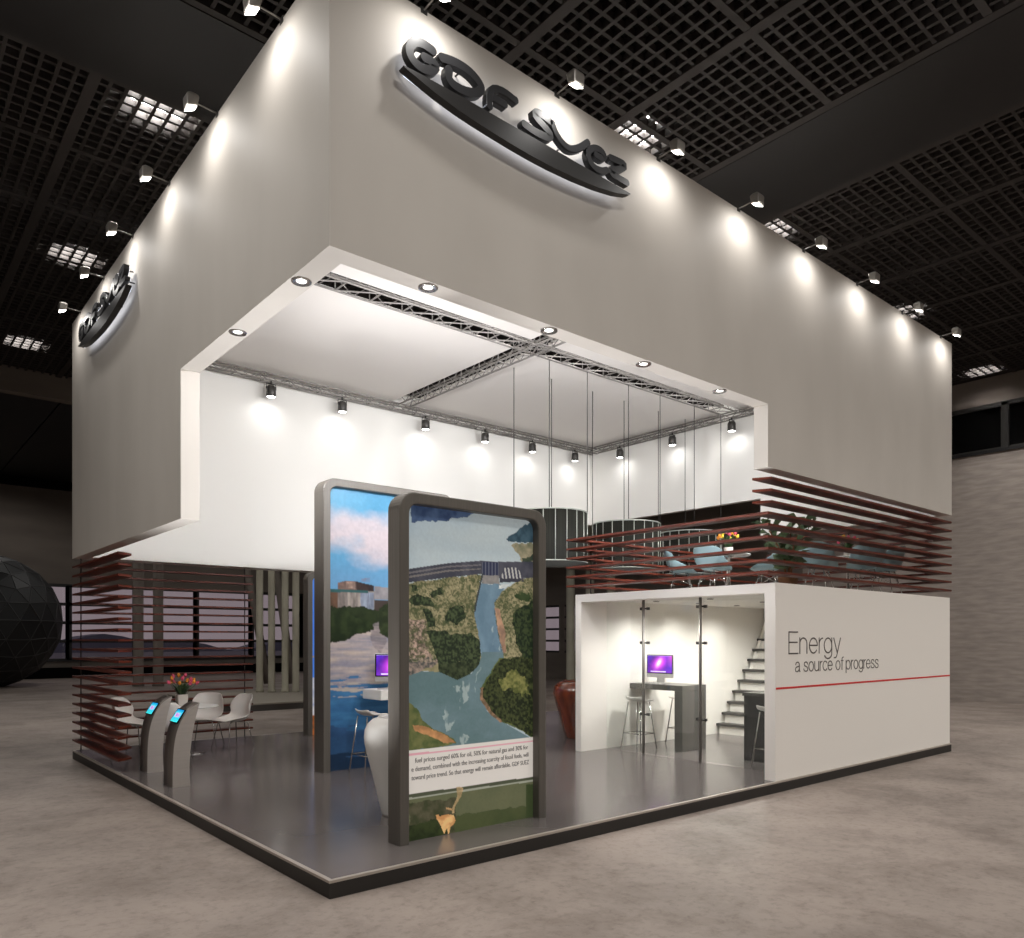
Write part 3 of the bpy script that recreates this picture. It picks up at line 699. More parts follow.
# ceiling spots of the room
def rs_proto():
    t = thing('room_downlight', 'x', 'downlight')
    MB().lathe([(.03, 0), (.045, -.008), (.05, 0), (.05, .008)], n=16, close=False).build('rim', M['darksteel'], t)
    MB().lathe([(.03, -.002), (.03, .006)], n=16).build('lens', M['lens_soft'], t); return t
proto = rs_proto(); k0 = 0
for k, (x, y) in enumerate([(7.0, 2.75), (8.1, 2.75), (9.2, 2.75), (7.0, 1.75), (8.4, 1.75), (9.9, 1.6)]):
    o = proto if k0 == 0 else copy_tree(proto); k0 = 1
    o.location = (x, y, RZ-.092); o['group'] = 'small downlights in the pavilion ceiling'
    o['label'] = 'tiny downlight in the pavilion ceiling, %s, %s' % (('along the plain inner wall' if y > 2 else 'along the lettered wall'), ('nearest the glass front', 'in the middle', 'nearest the stairs')[k % 3])
    lamp('room_and_fill_light', 'SPOT', (x, y, RZ-.12), 50 if y > 2 else 165, aim=(x, y, 0), size=150 if y > 2 else 172, blend=.8, rad=.08)
lamp('room_and_fill_light', 'SPOT', (6.2, 2.0, RZ-.14), 40, aim=(6.2, 2.0, 0), size=172, blend=.6, rad=.08)  # added fill light without a fitting, brightens the wall by the glass
# glass front with slim posts
gf = thing('glass_front', 'clear glass front of the white pavilion held by slim steel posts', 'glass partition', (6.46, 1.8, HP))
GY = [.22, .52, 1.51, 2.53, 3.36]
for a, b in ((.215, 1.495), (1.525, 2.515), (2.545, 3.298)):
    MB().box(6.455, 6.465, a, b, HP+.01, RZ-.1).build('glass_pane', M['glass'], gf)
for y in (1.51, 2.53):
    p = MB(); p.tube([(6.43, y, HP), (6.43, y, RZ-.09)], .022, 10); p.build('post', M['post'], gf)
    for z in (.72, 1.79, 2.3):
        c = MB(); c.tube([(6.44, y-.07, z), (6.44, y+.07, z)], .012, 8); c.box(6.445, 6.475, y-.085, y-.04, z-.02, z+.02); c.box(6.445, 6.475, y+.04, y+.085, z-.02, z+.02)
        c.build('clamp', M['darksteel'], gf)
for z in (.72, 1.79, 2.3): MB().box(6.44, 6.48, .2, .27, z-.018, z+.018).build('clamp', M['darksteel'], gf)
# stairs along the inner wall
st = thing('staircase', 'steep stair with white stringers and charcoal treads inside the pavilion', 'staircase', (10.2, 2.9, HP))
RUN, RISE, SX = .166, .192, 9.4
pts = [(SX+.02, HP), (SX+.26, HP)]
for side in (3.2, 2.5):
    poly = [(SX+.02, HP)]
    for k in range(9): poly += [(SX+.02+RUN*k, HP+RISE*(k+1)-.01), (SX+.02+RUN*(k+1), HP+RISE*(k+1)-.01)]
    poly += [(SX+.02+RUN*9, RZ-.12), (SX+.05+RUN*9.6, RZ-.12), (SX+.3, HP)]
    MB().prism(poly, 'y', side, side+.06).build('stringer', M['roomwhite'], st)
for k in range(10):
    MB().box(SX+.02+RUN*k, SX+.035+RUN*k, 2.56, 3.2, HP+RISE*k+.001, HP+RISE*(k+1)-.046).build('riser', M['roomwhite'], st)
for k in range(10):
    z = HP+RISE*(k+1)
    MB().box(SX-.03+RUN*k, SX+RUN*k+.2, 2.42, 3.295, z-.045, z).build('tread', M['tread'], st, bevel=.004)

# ------------------------------------------------------------------ timber louvre screens
def board(x0, x1, y0, y1, z): return MB().box(x0, x1, y0, y1, z-.014, z+.014)
ls = thing('louvre_screen', 'corner screen of red brown timber louvres beside the white chairs', 'louvre screen', (0, W, HP))
for k in range(20):
    z = 2.95-.14*k; m = MB()
    m.prism([(0, 5.75), (.2, 5.92), (.2, W-.2), (2.77, W-.2), (2.77, W), (0, W)], 'z', z-.014, z+.014)
    m.build('slat', M['wood'], ls)
for x, y in ((.1, W-.1), (2.66, W-.1)):
    MB().tube([(x, y, HP), (x, y, ZL2)], .009, 8).build('post', M['darksteel'], ls)
bs = thing('balcony_louvres', 'red brown timber louvres around the balcony on top of the white pavilion', 'louvre screen', (8.5, 1.8, RZ))
for k in range(9):
    z = 2.644+.14*k; m = MB(); wd = .2
    a, b, c, d = XR, L, 0.0, 3.4
    if k < 6:
        for poly in ([(a, c), (b, c), (b-wd, c+wd), (a+wd, c+wd)], [(b, c), (b, d), (b-wd, d-wd), (b-wd, c+wd)], [(b, d), (a, d), (a+wd, d-wd), (b-wd, d-wd)], [(a, d), (a, c), (a+wd, c+wd), (a+wd, d-wd)]):
            m.prism(poly, 'z', z-.014, z+.014)
    else:
        m.prism([(a-.02, c+wd), (a+.08, c), (b, c), (b-wd, c+wd)], 'z', z-.014, z+.014); m.prism([(b, c), (b, d), (b-wd, d-wd), (b-wd, c+wd)], 'z', z-.014, z+.014)
    m.build('slat', M['wood'], bs)
for x, y, zt_ in ((6.1, 3.3, 3.36), (8.5, 3.3, 3.36), (11.12, 3.3, 3.8), (11.12, 1.7, 3.8)):
    MB().tube([(x, y, RZ), (x, y, zt_)], .012, 8).build('post', M['darksteel'], bs)

# ------------------------------------------------------------------ drum pendants over the bar area
def drum_proto():
    t = thing('drum_pendant', 'x', 'pendant lamp')
    r, z0, z1 = .62, 3.12, 3.97
    MB().lathe([(r, z0+.02), (r, z1), (r-.012, z1), (r-.012, z0+.02)], n=48, close=False).build('shade', M['drum'], t)
    for k in range(20):
        a = 2*math.pi*k/20; MB().tube([((r+.008)*math.cos(a), (r+.008)*math.sin(a), z0), ((r+.008)*math.cos(a), (r+.008)*math.sin(a), z1)], .0075, 5).build('rod', M['drumrod'], t)
    for z in (z0+.01, z1): MB().tube([((r+.004)*math.cos(2*math.pi*k/48), (r+.004)*math.sin(2*math.pi*k/48), z) for k in range(48)], .011, 6, closed=True).build('ring', M['drumrod'], t)
    MB().lathe([(r-.02, z0+.015), (r-.02, z0+.045)], n=48).build('diffuser', M['diffuser'], t)
    for sx, sy in ((-1, -1), (-1, 1), (1, 1), (1, -1)):
        a = .44; MB().tube([(sx*a, sy*a, z1-.02), (sx*a, sy*a, 6.36 if sy < 0 else CZ)], .0075, 5).build('wire', M['darksteel'], t)
    sp = MB()
    for a in (math.pi/4, 3*math.pi/4): sp.tube([(-(r-.01)*math.cos(a), -(r-.01)*math.sin(a), z1-.02), ((r-.01)*math.cos(a), (r-.01)*math.sin(a), z1-.02)], .008, 5)
    sp.build('spreader', M['darksteel'], t)
    return t
proto = drum_proto()
for k, (x, l) in enumerate([(6.44, 'dark drum pendant hanging on wires nearest the grey picture panels'), (8.37, 'dark drum pendant hanging on wires behind the middle of the balcony louvres'), (10.29, 'dark drum pendant hanging on wires nearest the end wall, partly below its edge')]):
    o = proto if k == 0 else copy_tree(proto)
    o.location = (x, 4.57, 0); o['label'] = l; o['group'] = 'drum pendants hung in a row'

# ------------------------------------------------------------------ grey picture panels
def rrect(x0, x1, z0, z1, r, n=8):
    p = [(x0, z0), (x1, z0)]
    p += [(x1-r+r*math.cos(a), z1-r+r*math.sin(a)) for a in [math.pi/2*k/n for k in range(n+1)]]
    p += [(x0+r-r*math.sin(a), z1-r+r*math.cos(a)) for a in [math.pi/2*k/n for k in range(n+1)]]
    return p
def panel_frame(t, x0, x1, y0, y1, z1, b, r):
    o = rrect(x0, x1, HP, z1, r); i = rrect(x0+b, x1-b, HP, z1-b, r*.62)
    m = MB(); n = len(o)
    for y, s in ((y0, 1), (y1, -1)):
        m.add([(p[0], y, p[1]) for p in o]+[(p[0], y, p[1]) for p in i], [(k, k+1, n+k+1, n+k) for k in range(1, n-1)]+[(0, n, 2*n-1, n-1)])
    m.add([(p[0], y, p[1]) for y in (y0, y1) for p in o], [(k, k+1, n+k+1, n+k) for k in range(1, n-1)]+[(n-1, 0, n, 2*n-1)])
    m.add([(p[0], y, p[1]) for y in (y0, y1) for p in i], [(k, k+1, n+k+1, n+k) for k in range(1, n-1)]+[(n-1, 0, n, 2*n-1)])
    return m.build('frame', M['frame'], t, bevel=.01)
def paint_dam(p):
    A = PIC_A; f = lambda k, *a, **q: p.fill(A[k], *a, **q)
    p.fill(None, (168, 178, 180), (150, 166, 176), 1.2, stretch=(1, 3))
    f('farshore', (70, 88, 118), (48, 64, 94), 22, wob=22); f('hill', (62, 84, 96), (40, 60, 72), 24, wob=18)
    f('shore', (150, 140, 116), (104, 106, 84), 26, wob=24); f('shoretree', (48, 58, 50), (66, 74, 58), 40, wob=14)
    for k in ('landL', 'landL2', 'landR', 'landR2'): f(k, (146, 137, 106), (104, 102, 74), 18, wob=14)
    f('dam', (76, 76, 84), (60, 61, 70), 18); f('damline1', (116, 112, 112), a=.7); f('damline2', (124, 118, 112), a=.7)
    f('gates', (48, 52, 72)); S = p.S
    p.fill(A['gates'], (92, 94, 106), mask=(S % 26) < 7)
    f('spill1', (134, 130, 126), (112, 110, 110), 30); f('spill2', (66, 66, 78)); p.fill(A['spill2'], (172, 170, 166), mask=((S+(p.T-165)*-.4) % 30) < 13)
    f('spillbase', (58, 58, 66)); f('river', (108, 132, 148), (94, 118, 134), 7, wob=10, stretch=(2, 1)); f('foam0', (206, 206, 200), (160, 170, 174), 30, wob=10)
    f('wallline', (58, 62, 62), wob=4)
    f('rocks', (178, 152, 138), (92, 82, 72), 60, wob=20); f('rocks2', (150, 132, 120), (72, 74, 72), 64, wob=14)
    f('island', (68, 76, 54), (36, 44, 32), 60, wob=18)
    land = inside(A['landL'], p.S, p.T) | inside(A['landR'], p.S, p.T)
    n2 = fbm(p.u*110+8, p.v*110, 4); n3 = fbm(p.u*36+5, p.v*48+1, 5); veg = land | inside(A['landR2'], p.S, p.T)
    p.fill(None, (62, 70, 48), mask=veg, a=np.clip((n2-.56)*9, 0, .75)); p.fill(None, (70, 78, 52), mask=veg, a=np.clip((n3-.54)*8, 0, .8)); p.fill(None, (170, 160, 128), mask=veg, a=np.clip((.38-n2)*8, 0, .4))
    for k in ('bushA', 'bushB', 'bushC', 'bushD', 'bushE', 'bushF'): f(k, (70, 80, 56), (36, 44, 33), 85, wob=30, wscale=12, lo=.36, hi=.58)
    f('forest', (58, 68, 44), (30, 40, 29), 80, wob=22, lo=.36, hi=.6); f('forest1b', (58, 70, 44), (44, 58, 36), 30, wob=24)
    p.fill([(18, 511), (120, 496), (250, 500), (380, 527), (490, 508), (550, 480), (575, 440), (745, 440), (748, 470), (640, 515), (565, 560), (613, 632), (745, 672), (1022, 745), (18, 745)], (104, 124, 130), (88, 110, 112), 4, stretch=(1, 2))
    f('landR2', (98, 104, 60), (70, 82, 48), 20, wob=14); f('forest2', (66, 72, 44), (32, 38, 26), 80, wob=16, lo=.36, hi=.6); f('yellow', (128, 126, 76), (78, 84, 46), 50, wob=60)
    f('bank', (176, 138, 112), (128, 104, 88), 30, wob=14); f('bank2', (166, 128, 100), (100, 84, 66), 34, wob=8)
    f('bankLg', (70, 84, 52), (50, 64, 40), 30, wob=14); f('bankL', (104, 106, 66), (72, 84, 50), 26, wob=12); f('bankLo', (190, 140, 94), (150, 110, 74), 24, wob=10); 
    wt = fbm(p.u*26+5, p.v*13+2, 4)
    for poly in ([(330, 560), (400, 545), (380, 640), (300, 690), (270, 640)], [(420, 530), (560, 490), (500, 580), (430, 600)], [(340, 700), (480, 705), (430, 728), (360, 726)], [(690, 330), (640, 420), (700, 440), (720, 380)]):
        p.fill(poly, (196, 206, 200), mask=wt > .5, a=np.clip((wt-.5)*4, 0, .38), wob=30)
    p.fill([(480, 120), (600, 225), (650, 225), (650, 215)], (0, 0, 0), mask=np.zeros(p.S.shape, bool))
    f('banner', (206, 200, 193)); f('redline', (204, 150, 160))
    f('field', (96, 98, 72), (88, 92, 68), 6); f('fieldlow', (72, 78, 50), (64, 72, 46), 8, wob=10); f('stripR', (58, 68, 42))
    f('treesB', (84, 80, 62), (58, 62, 42), 26, wob=16); f('treesdark', (52, 60, 34), (36, 44, 26), 30, wob=26)
    f('darkline', (74, 78, 62)); f('lightline', (158, 160, 146), a=.8)
    p.grain(90, .07)
    f('banner', (206, 200, 193)); f('redline', (204, 150, 160)); f('cow', (220, 178, 120), (186, 132, 84), 30); f('plume', (196, 166, 122), (150, 128, 92), 30, wob=10, a=.8); f('plume2', (190, 150, 104), a=.8)
def paint_dock(p):
    A = PIC_B; f = lambda k, *a, **q: p.fill(A[k], *a, **q); T = p.T
    S = p.S; nz = fbm(p.u*4, p.v*7, 5)
    p.fill(None, (66, 152, 196), (86, 166, 206), 2); p.fill(None, (98, 152, 196), mask=T > 200, a=np.clip((T-200)/120, 0, 1)*.8)
    den = np.clip((T-72-S*.02-(nz-.5)*90)/50, 0, 1)*np.clip((225+S*.14+(nz-.5)*150-T)/80, 0, 1)
    p.fill(None, (206, 190, 194), (166, 168, 186), 2.6, stretch=(1, 2.2), a=den*.95)
    f('bwall', (172, 160, 150), (118, 108, 104), 22, stretch=(2.2, .4)); f('bwallblue', (164, 176, 196), (112, 120, 140), 22, stretch=(2.4, .4)); f('bleft', (110, 78, 58), (82, 66, 54), 18)
    f('roof', (128, 100, 90), (86, 70, 66), 26); f('rooflight', (186, 152, 132), (128, 104, 96), 34); f('roofdark', (66, 50, 48), (46, 38, 40), 30); f('teal', (44, 92, 92)); f('crane', (140, 118, 126), (110, 130, 160), 50, a=.6)
    f('bridge', (158, 152, 154), (130, 126, 132), 20); p.fill([(699, 330), (1030, 330), (1030, 400), (699, 395)], (158, 152, 154), (130, 126, 132), 20); f('under', (74, 62, 58)); p.fill([(695, 390), (1030, 390), (1030, 500), (695, 480)], (66, 60, 52))
    rip = fbm(p.u*5+2, p.v*46, 4)
    p.fill([(-30, 480), (1030, 480), (1030, 1130), (-30, 1130)], (204, 184, 170), (150, 146, 160), 5, stretch=(1, 9))
    edge = 700+ (rip-.5)*150
    p.fill(None, (58, 128, 180), (44, 108, 160), 6, stretch=(1, 6), mask=T > edge)
    p.fill(None, (196, 184, 168), mask=(T > 690) & (T < 745) & (rip > .62), a=.8)
    p.fill(None, (54, 92, 142), (40, 72, 116), 4, stretch=(1, 2), mask=T > 850+(rip-.5)*90, a=.75); p.fill(None, (26, 48, 74), mask=T > 946+(rip-.5)*50, a=.8)
    p.fill([(-30, 430), (280, 415), (500, 445), (560, 470), (480, 500), (200, 520), (140, 545), (-30, 552)], (48, 60, 34), (30, 40, 26), 22, wob=24)
    p.fill([(395, 430), (480, 400), (1030, 380), (1030, 560), (520, 540), (430, 520)], (52, 64, 38), (34, 44, 28), 22, wob=24)
    p.fill([(330, 490), (440, 460), (480, 540), (420, 590), (350, 560)], (176, 160, 160), (120, 112, 116), 9, wob=14, stretch=(1, 8), a=.8)
    f('treeL', (52, 66, 36), (34, 46, 26), 24, wob=26); f('treeR', (60, 72, 42), (40, 50, 30), 24, wob=20)
    p.grain(60, .1); p.soften(1); g = p.c.mean(2, keepdims=True); p.c = (p.c*.88+g*.12)*.72
def paint_coast(p):
    T = p.T
    p.fill(None, (70, 124, 214), (86, 140, 222), 3); p.fill([(-9, 640), (1009, 640), (1009, 1009), (-9, 1009)], (206, 204, 208), (150, 160, 190), 6, stretch=(1, 3), wob=20)
    p.fill([(-9, 880), (1009, 880), (1009, 1009), (-9, 1009)], (190, 108, 48), (120, 76, 44), 10, wob=20); p.fill([(-9, 500), (1009, 492), (1009, 510), (-9, 512)], (190, 150, 96), a=.7)
M['picA'] = pic_mat('photo print of a dam', .5); M['picB'] = pic_mat('photo print of a dock', .14); M['picC'] = pic_mat('photo print of a coast', .4)  # emission added to the prints so they look brighter than lit paper
def picture_panel(label, x0, x1, y0, z1, fn, pm, nx, nz, b=.095, r=.15, th=.19):
    t = thing('picture_panel', label, 'display panel', ((x0+x1)/2, y0+th/2, HP))
    panel_frame(t, x0, x1, y0, y0+th, z1, b, r)
    xa, xb, za, zb = x0+b-.004, x1-b+.004, HP, z1-b+.004
    q = rrect(xa, xb, za, zb, r*.62+.004)
    MB().prism(q, 'y', y0+.092, y0+th-.03).build('backing', M['frame'], t)
    o = print_mesh('picture', t, fn, (zb-za)/(xb-xa), nx, nz, pm, lambda s, v: (xa+(xb-xa)*s, y0+.087, zb-(zb-za)*v))
    # trim the print's corners to the rounded opening
    off = parent_world(t); me = o.data; rr = r*.62+.004
    for v in me.vertices:
        x, z = v.co.x+off.x, v.co.z+off.z
        for cx, s in ((xa+rr, -1), (xb-rr, 1)):
            if (x-cx)*s > 0 and z > zb-rr:
                d = Vector((x-cx, z-(zb-rr)))
                if d.length > rr: d = d*(rr/d.length); v.co.x = cx+d.x-off.x; v.co.z = zb-rr+d.y-off.z
    return t
pa = picture_panel('grey framed picture panel near the stand corner with a dam photograph and a text banner', .87, 2.52, .46, 3.075, paint_dam, M['picA'], 230, 440)
TX = [('fuel prices surged 60% for oil, 50% for natural gas and 30% for', 1.075, 2.36, .81), ('e demand, combined with the increasing scarcity of fossil fuels, will', 1.04, 2.365, .738), ('toward price trend. So that energy will remain affordable. GDF SUEZ', 1.04, 2.37, .665)]
for s, xa, xb, z in TX: text_mesh('lettering', s, M['inkfine'], pa, xa, xb, z-.02, .042, .46+.083, thin=0.0)
picture_panel('tall grey framed picture panel behind the white seat, with a blue waterside photograph', 2.0, 4.06, 4.07, 3.92, paint_dock, M['picB'], 220, 420, b=.1, r=.17, th=.27)
picture_panel('grey framed picture panel at the rear edge of the stand, seen almost edge on', 3.56, 5.16, 7.78, 3.05, paint_coast, M['picC'], 60, 110)

# ------------------------------------------------------------------ furniture
def shell_mesh(name, m, parent, arms=.2, z0=.44, wscale=1., back=.38, th=.016):
    P0 = [(-.25, .0), (-.245, .015), (-.2, .018), (-.08, .0), (.05, -.008), (.13, .0), (.19, .04), (.225, .11), (.25, back*.55), (.28, back*.8), (.30, back)]
    Wd = [.20, .225, .24, .255, .265, .27, .275, .28, .275, .245, .19]
    A = [.0, .0, .03, .10, .16, .185, .19, .155, .07, .02, -.03]
    Wr = [0, 0, 0, 0, .0, .02, .06, .12, .13, .11, .08]
    nu = 14; vs = []; 
    for (y, z), w, a, r in zip(P0, Wd, A, Wr):
        for i in range(nu+1):
            u = -1+2*i/nu; s = abs(u)
            vs.append((u*w*wscale*(1-.06*s**4), y-r*u*u, z0+z+a*(arms/.2)*s**2.6))
    n = nu+1
    mb = MB().add(vs, [(j*n+i, j*n+i+1, (j+1)*n+i+1, (j+1)*n+i) for j in range(len(P0)-1) for i in range(nu)], True)
    o = mb.build(name, m, parent); apply_solid(o, th, 1, 1); return o
def chair_proto(kind):
    if kind == 'white':
        t = thing('shell_chair', 'x', 'chair')
        shell_mesh('seat_shell', M['chairwhite'], t, wscale=.95, back=.41, arms=.1)
        MB().lathe([(.07, .415), (.07, .43)], n=16).build('mounting_plate', M['chrome'], t)
        for sx, sy in ((-1, -1), (1, -1), (1, 1), (-1, 1)):
            MB().tube([(sx*.05, sy*.05, .42), (sx*.16, sy*.16, .40), (sx*.235, sy*.225, .006)], .0085, 6).build('leg', M['chrome'], t)
    else:
        t = thing('armchair', 'x', 'chair')
        shell_mesh('seat_shell', M['chairblue'], t, arms=.24, wscale=1.04, back=.39)
        for sx, sy in ((-1, -1), (1, -1), (1, 1), (-1, 1)):
            MB().tube([(sx*.1, sy*.1, .43), (sx*.2, sy*.2, .006)], .008, 6).build('leg', M['chrome'], t)
        w = MB()
        for a in ((-1, -1), (1, -1), (1, 1), (-1, 1)):
            w.tube([(a[0]*.12, a[1]*.12, .38), (-a[1]*.16, a[0]*.16, .22)], .005, 5); w.tube([(a[0]*.1, a[1]*.1, .425), (-a[1]*.1, a[0]*.1, .425)], .006, 5)
        w.build('wire_brace', M['chrome'], t)
    return t
def place(proto, used, loc, target, label, group):
    o = proto if not used else copy_tree(proto)
    d = Vector((target[0]-loc[0], target[1]-loc[1])); o.location = loc
    o.rotation_euler = (0, 0, math.atan2(d.y, d.x)+math.pi/2); o['label'] = label; o['group'] = group
    return o
def round_table(label, loc, r=.42, h=.72):
    t = thing('round_table', label, 'table', loc)
    x, y, z = loc
    MB().lathe([(r-.012, z+h-.022), (r, z+h-.012), (r, z+h-.004), (r-.006, z+h)], x, y, 40).build('tabletop', M['tablewhite'], t)
    MB().lathe([(.034, z+.02), (.03, z+h-.05), (.09, z+h-.022)], x, y, 20).build('pedestal', M['chrome'], t)
    MB().lathe([(.24, z), (.24, z+.008), (.05, z+.025), (.034, z+.03)], x, y, 32).build('base', M['chrome'], t)
    return t
def bouquet(name, label, loc, pot_r, pot_h, spread, stem_h, cols_, n, seed, sq=False):
    rnd = random.Random(seed); x, y, z = loc
    t = thing(name, label, 'flowers in pot', loc)
    if sq: 
        p = MB(); a = pot_r
        p.add([(x-a*.86, y-a*.86, z), (x+a*.86, y-a*.86, z), (x+a*.86, y+a*.86, z), (x-a*.86, y+a*.86, z), (x-a, y-a, z+pot_h), (x+a, y-a, z+pot_h), (x+a, y+a, z+pot_h), (x-a, y+a, z+pot_h)], [(3, 2, 1, 0), (0, 1, 5, 4), (1, 2, 6, 5), (2, 3, 7, 6), (3, 0, 4, 7), (4, 5, 6, 7)])
        p.build('pot', M['pot'], t, bevel=.006)
    else: MB().lathe([(pot_r*.7, z), (pot_r*.85, z+pot_h*.4), (pot_r, z+pot_h), (pot_r*.88, z+pot_h), (pot_r*.8, z+pot_h*.8)], x, y, 24).build('pot', M['pot'], t)
    fo = MB(); tips = []
    for k in range(n):
        a = 2*math.pi*k/n*2.4+rnd.random(); rr = spread*(.25+.75*((k+.5)/n)**.6); hz = stem_h*(1-.45*(rr/spread)**2)*(.9+.2*rnd.random())
        tip = Vector((x+rr*math.cos(a), y+rr*math.sin(a), z+pot_h+hz)); b = Vector((x+.2*rr*math.cos(a), y+.2*rr*math.sin(a), z+pot_h*.8))
        fo.tube([b, (b+tip)/2+Vector((0, 0, .02)), tip], .003, 5); tips.append((tip, (tip-b).normalized()))
    for k in range(n*3):
        a = rnd.random()*6.28; rr = spread*(.3+.6*rnd.random()); h2 = stem_h*(.35+.4*rnd.random())
        b = Vector((x+.3*pot_r*math.cos(a), y+.3*pot_r*math.sin(a), z+pot_h*.9)); tp = Vector((x+rr*math.cos(a), y+rr*math.sin(a), z+pot_h+h2))
        sd = Vector((-math.sin(a), math.cos(a), 0))*.016; md = (b+tp)/2+Vector((0, 0, .03))
        fo.add([b, md-sd, tp, md+sd], [(0, 1, 2, 3)], True)
    fo.build('foliage', M['leaf'], t)
    for k, (tip, d) in enumerate(tips):
        f = MB(); r = .024; prof = [(.006, -.02), (r, .0), (r*1.05, .018), (r*.6, .04), (.004, .05)]
        sd = d.cross(Vector((0, 0, 1))); sd = sd.normalized() if sd.length > .01 else Vector((1, 0, 0)); u2 = sd.cross(d)
        vs = []
        for q, h in prof: vs += [tip+d*h+(sd*math.cos(b)+u2*math.sin(b))*q*(1+.15*math.cos(3*b)) for b in [2*math.pi*i/9 for i in range(9)]]
        f.add(vs, [(i*9+j, i*9+(j+1) % 9, (i+1)*9+(j+1) % 9, (i+1)*9+j) for i in range(4) for j in range(9)], True)
        f.build('flower', M[cols_[k % len(cols_)]], t)
    return t
# white group behind the kiosks
LT = (1.25, 6.95, HP)
round_table('white round table carrying a pot of tulips beside the louvred screen', LT, .42, .72)
bouquet('tulip_pot', 'pot of pink and orange tulips on the white table by the louvred screen', (1.16, 6.98, HP+.72), .075, .17, .24, .27, ['pink', 'orange', 'pink', 'orange', 'pink'], 17, 5, sq=True)
wc = chair_proto('white')
for k, (x, y, l) in enumerate([(1.98, 7.12, 'white shell chair at the tulip table, on the side toward the picture panels'), (1.72, 7.62, 'white shell chair behind the tulip table, its back to the rear louvres'), (.62, 7.5, 'white shell chair at the tulip table, in the corner of the louvred screen'), (.82, 6.4, 'white shell chair half hidden between the two touch screen kiosks')]):
    place(wc, k > 0, (x, y, HP), LT, l, 'white shell chairs around the tulip table')
# blue group on the balcony
T1, T2 = (8.5, 2.45, RZ), (10.4, 1.35, RZ)
round_table('white round balcony table nearer the open front of the pavilion', T1, .36, .72); round_table('white round balcony table over the lettered wall', T2, .36, .72)
bouquet('flower_pot', 'pot of yellow and pink flowers on the balcony table nearer the pavilion front', (8.5, 2.45, RZ+.72), .08, .12, .17, .27, ['yellow', 'pink', 'yellow', 'orange', 'pink'], 14, 8)
bouquet('flower_pot', 'pot of pink and orange flowers on the balcony table over the lettered wall', (10.4, 1.35, RZ+.72), .08, .12, .16, .24, ['pink', 'orange', 'yellow', 'pink'], 12, 9)
bc = chair_proto('blue'); k0 = 0
for (x, y), tg, l in [((8.05, 2.45), T1, 'pale blue armchair with its back to the balcony front, at the nearer balcony table'), ((8.1, 3.1), T1, 'pale blue armchair at the nearer balcony table, toward the drum pendants'), ((8.72, 1.85), T1, 'pale blue armchair at the nearer balcony table, toward the tall plant'),
                      ((8.97, 1.12), T2, 'pale blue armchair facing the table over the lettered wall, beside the tall plant'), ((9.75, .75), T2, 'pale blue armchair seen from behind over the middle of the lettered wall'), ((10.4, .72), T2, 'pale blue armchair over the lettered wall, nearest the outer end of the balcony')]:
    place(bc, k0, (x, y, RZ), tg, l, 'pale blue armchairs on the balcony'); k0 = 1
# tall plant
def tall_plant(loc):
    x, y, z = loc; rnd = random.Random(4)
    t = thing('potted_tree', 'tall leafy potted plant at the open corner of the balcony', 'plant', loc)
    MB().lathe([(.1, z), (.14, z+.2), (.15, z+.22), (.13, z+.22), (.12, z+.18)], x, y, 24).build('pot', M['bark'], t)
    st_ = MB(); lf = MB()
    for k in range(5):
        a = k*1.26+.4; top = Vector((x+.36*math.cos(a), y+.36*math.sin(a), z+.98+.12*math.sin(k*2.1)))
        p = [Vector((x+.03*math.cos(a), y+.03*math.sin(a), z+.15)), Vector((x+.07*math.cos(a), y+.07*math.sin(a), z+.5)), top]
        st_.tube(p, [.014, .011, .006], 6)
        for q in range(26):
            f = .25+.75*rnd.random(); b = p[0].lerp(p[1], f*2) if f < .5 else p[1].lerp(p[2], f*2-1)
            d = Vector((rnd.gauss(0, 1), rnd.gauss(0, 1), .25+rnd.random()*.7)).normalized(); ln = .12+.12*rnd.random(); s = d.cross(Vector((rnd.random(), rnd.random(), rnd.random()))).normalized()*ln*.28
            c = b+d*.07+d*ln*.5+Vector((0, 0, .015)); e_ = b+d*(.07+ln)-Vector((0, 0, .03))
            lf.add([b+d*.04, c-s, e_, c+s], [(0, 1, 2, 3)], True)
    st_.build('stem', M['bark'], t); lf.build('foliage', M['leafpale'], t)
    return t
tall_plant((7.85, 1.0, RZ))

# ---- counters
def bar_stool():
    t = thing('bar_stool', 'x', 'stool')
    P0 = [(-.17, .735), (-.165, .75), (-.1, .752), (.05, .748), (.12, .765), (.155, .82)]; vs = []
    for (y, z), w in zip(P0, [.15, .165, .18, .185, .185, .17]):
        for i in range(9): u = -1+i/4; vs.append((u*w, y-(.03*u*u if z > .76 else 0), z+.02*abs(u)**3))
    o = MB().add(vs, [(j*9+i, j*9+i+1, (j+1)*9+i+1, (j+1)*9+i) for j in range(5) for i in range(8)], True).build('seat', M['chairwhite'], t); apply_solid(o, .022, 0, 1)
    for sx, sy in ((-1, -1), (1, -1), (1, 1), (-1, 1)): MB().tube([(sx*.12, sy*.11, .738), (sx*.2, sy*.19, .006)], .0095, 6).build('leg', M['chrome'], t)
    f = .175; MB().tube([(-f, -f*.95, .25), (f, -f*.95, .25), (f, f*.95, .25), (-f, f*.95, .25)], .008, 6, closed=True).build('footrest', M['chrome'], t)
    return t
bst = bar_stool()
for k, (x, y, z, tg, l) in enumerate([(6.78, 2.92, HP, (7.3, 2.92), 'white bar stool in front of the dark bar, facing the computer'), (7.86, 2.9, HP, (7.3, 2.9), 'white bar stool on the far side of the dark bar, seen beneath its top'), (6.8, .62, HP, (7.4, .62), 'white bar stool at the dark counter block beside the pavilion corner'), (2.45, 3.68, HP, (3.2, 3.68), 'white bar stool behind the white seat, in front of the waterside picture')]):
    place(bst, k > 0, (x, y, z), tg, l, 'white bar stools')
bt = thing('bar_table', 'dark grey bar table fixed to the pavilion wall and carrying a computer', 'bar table', (7.3, 2.8, HP))
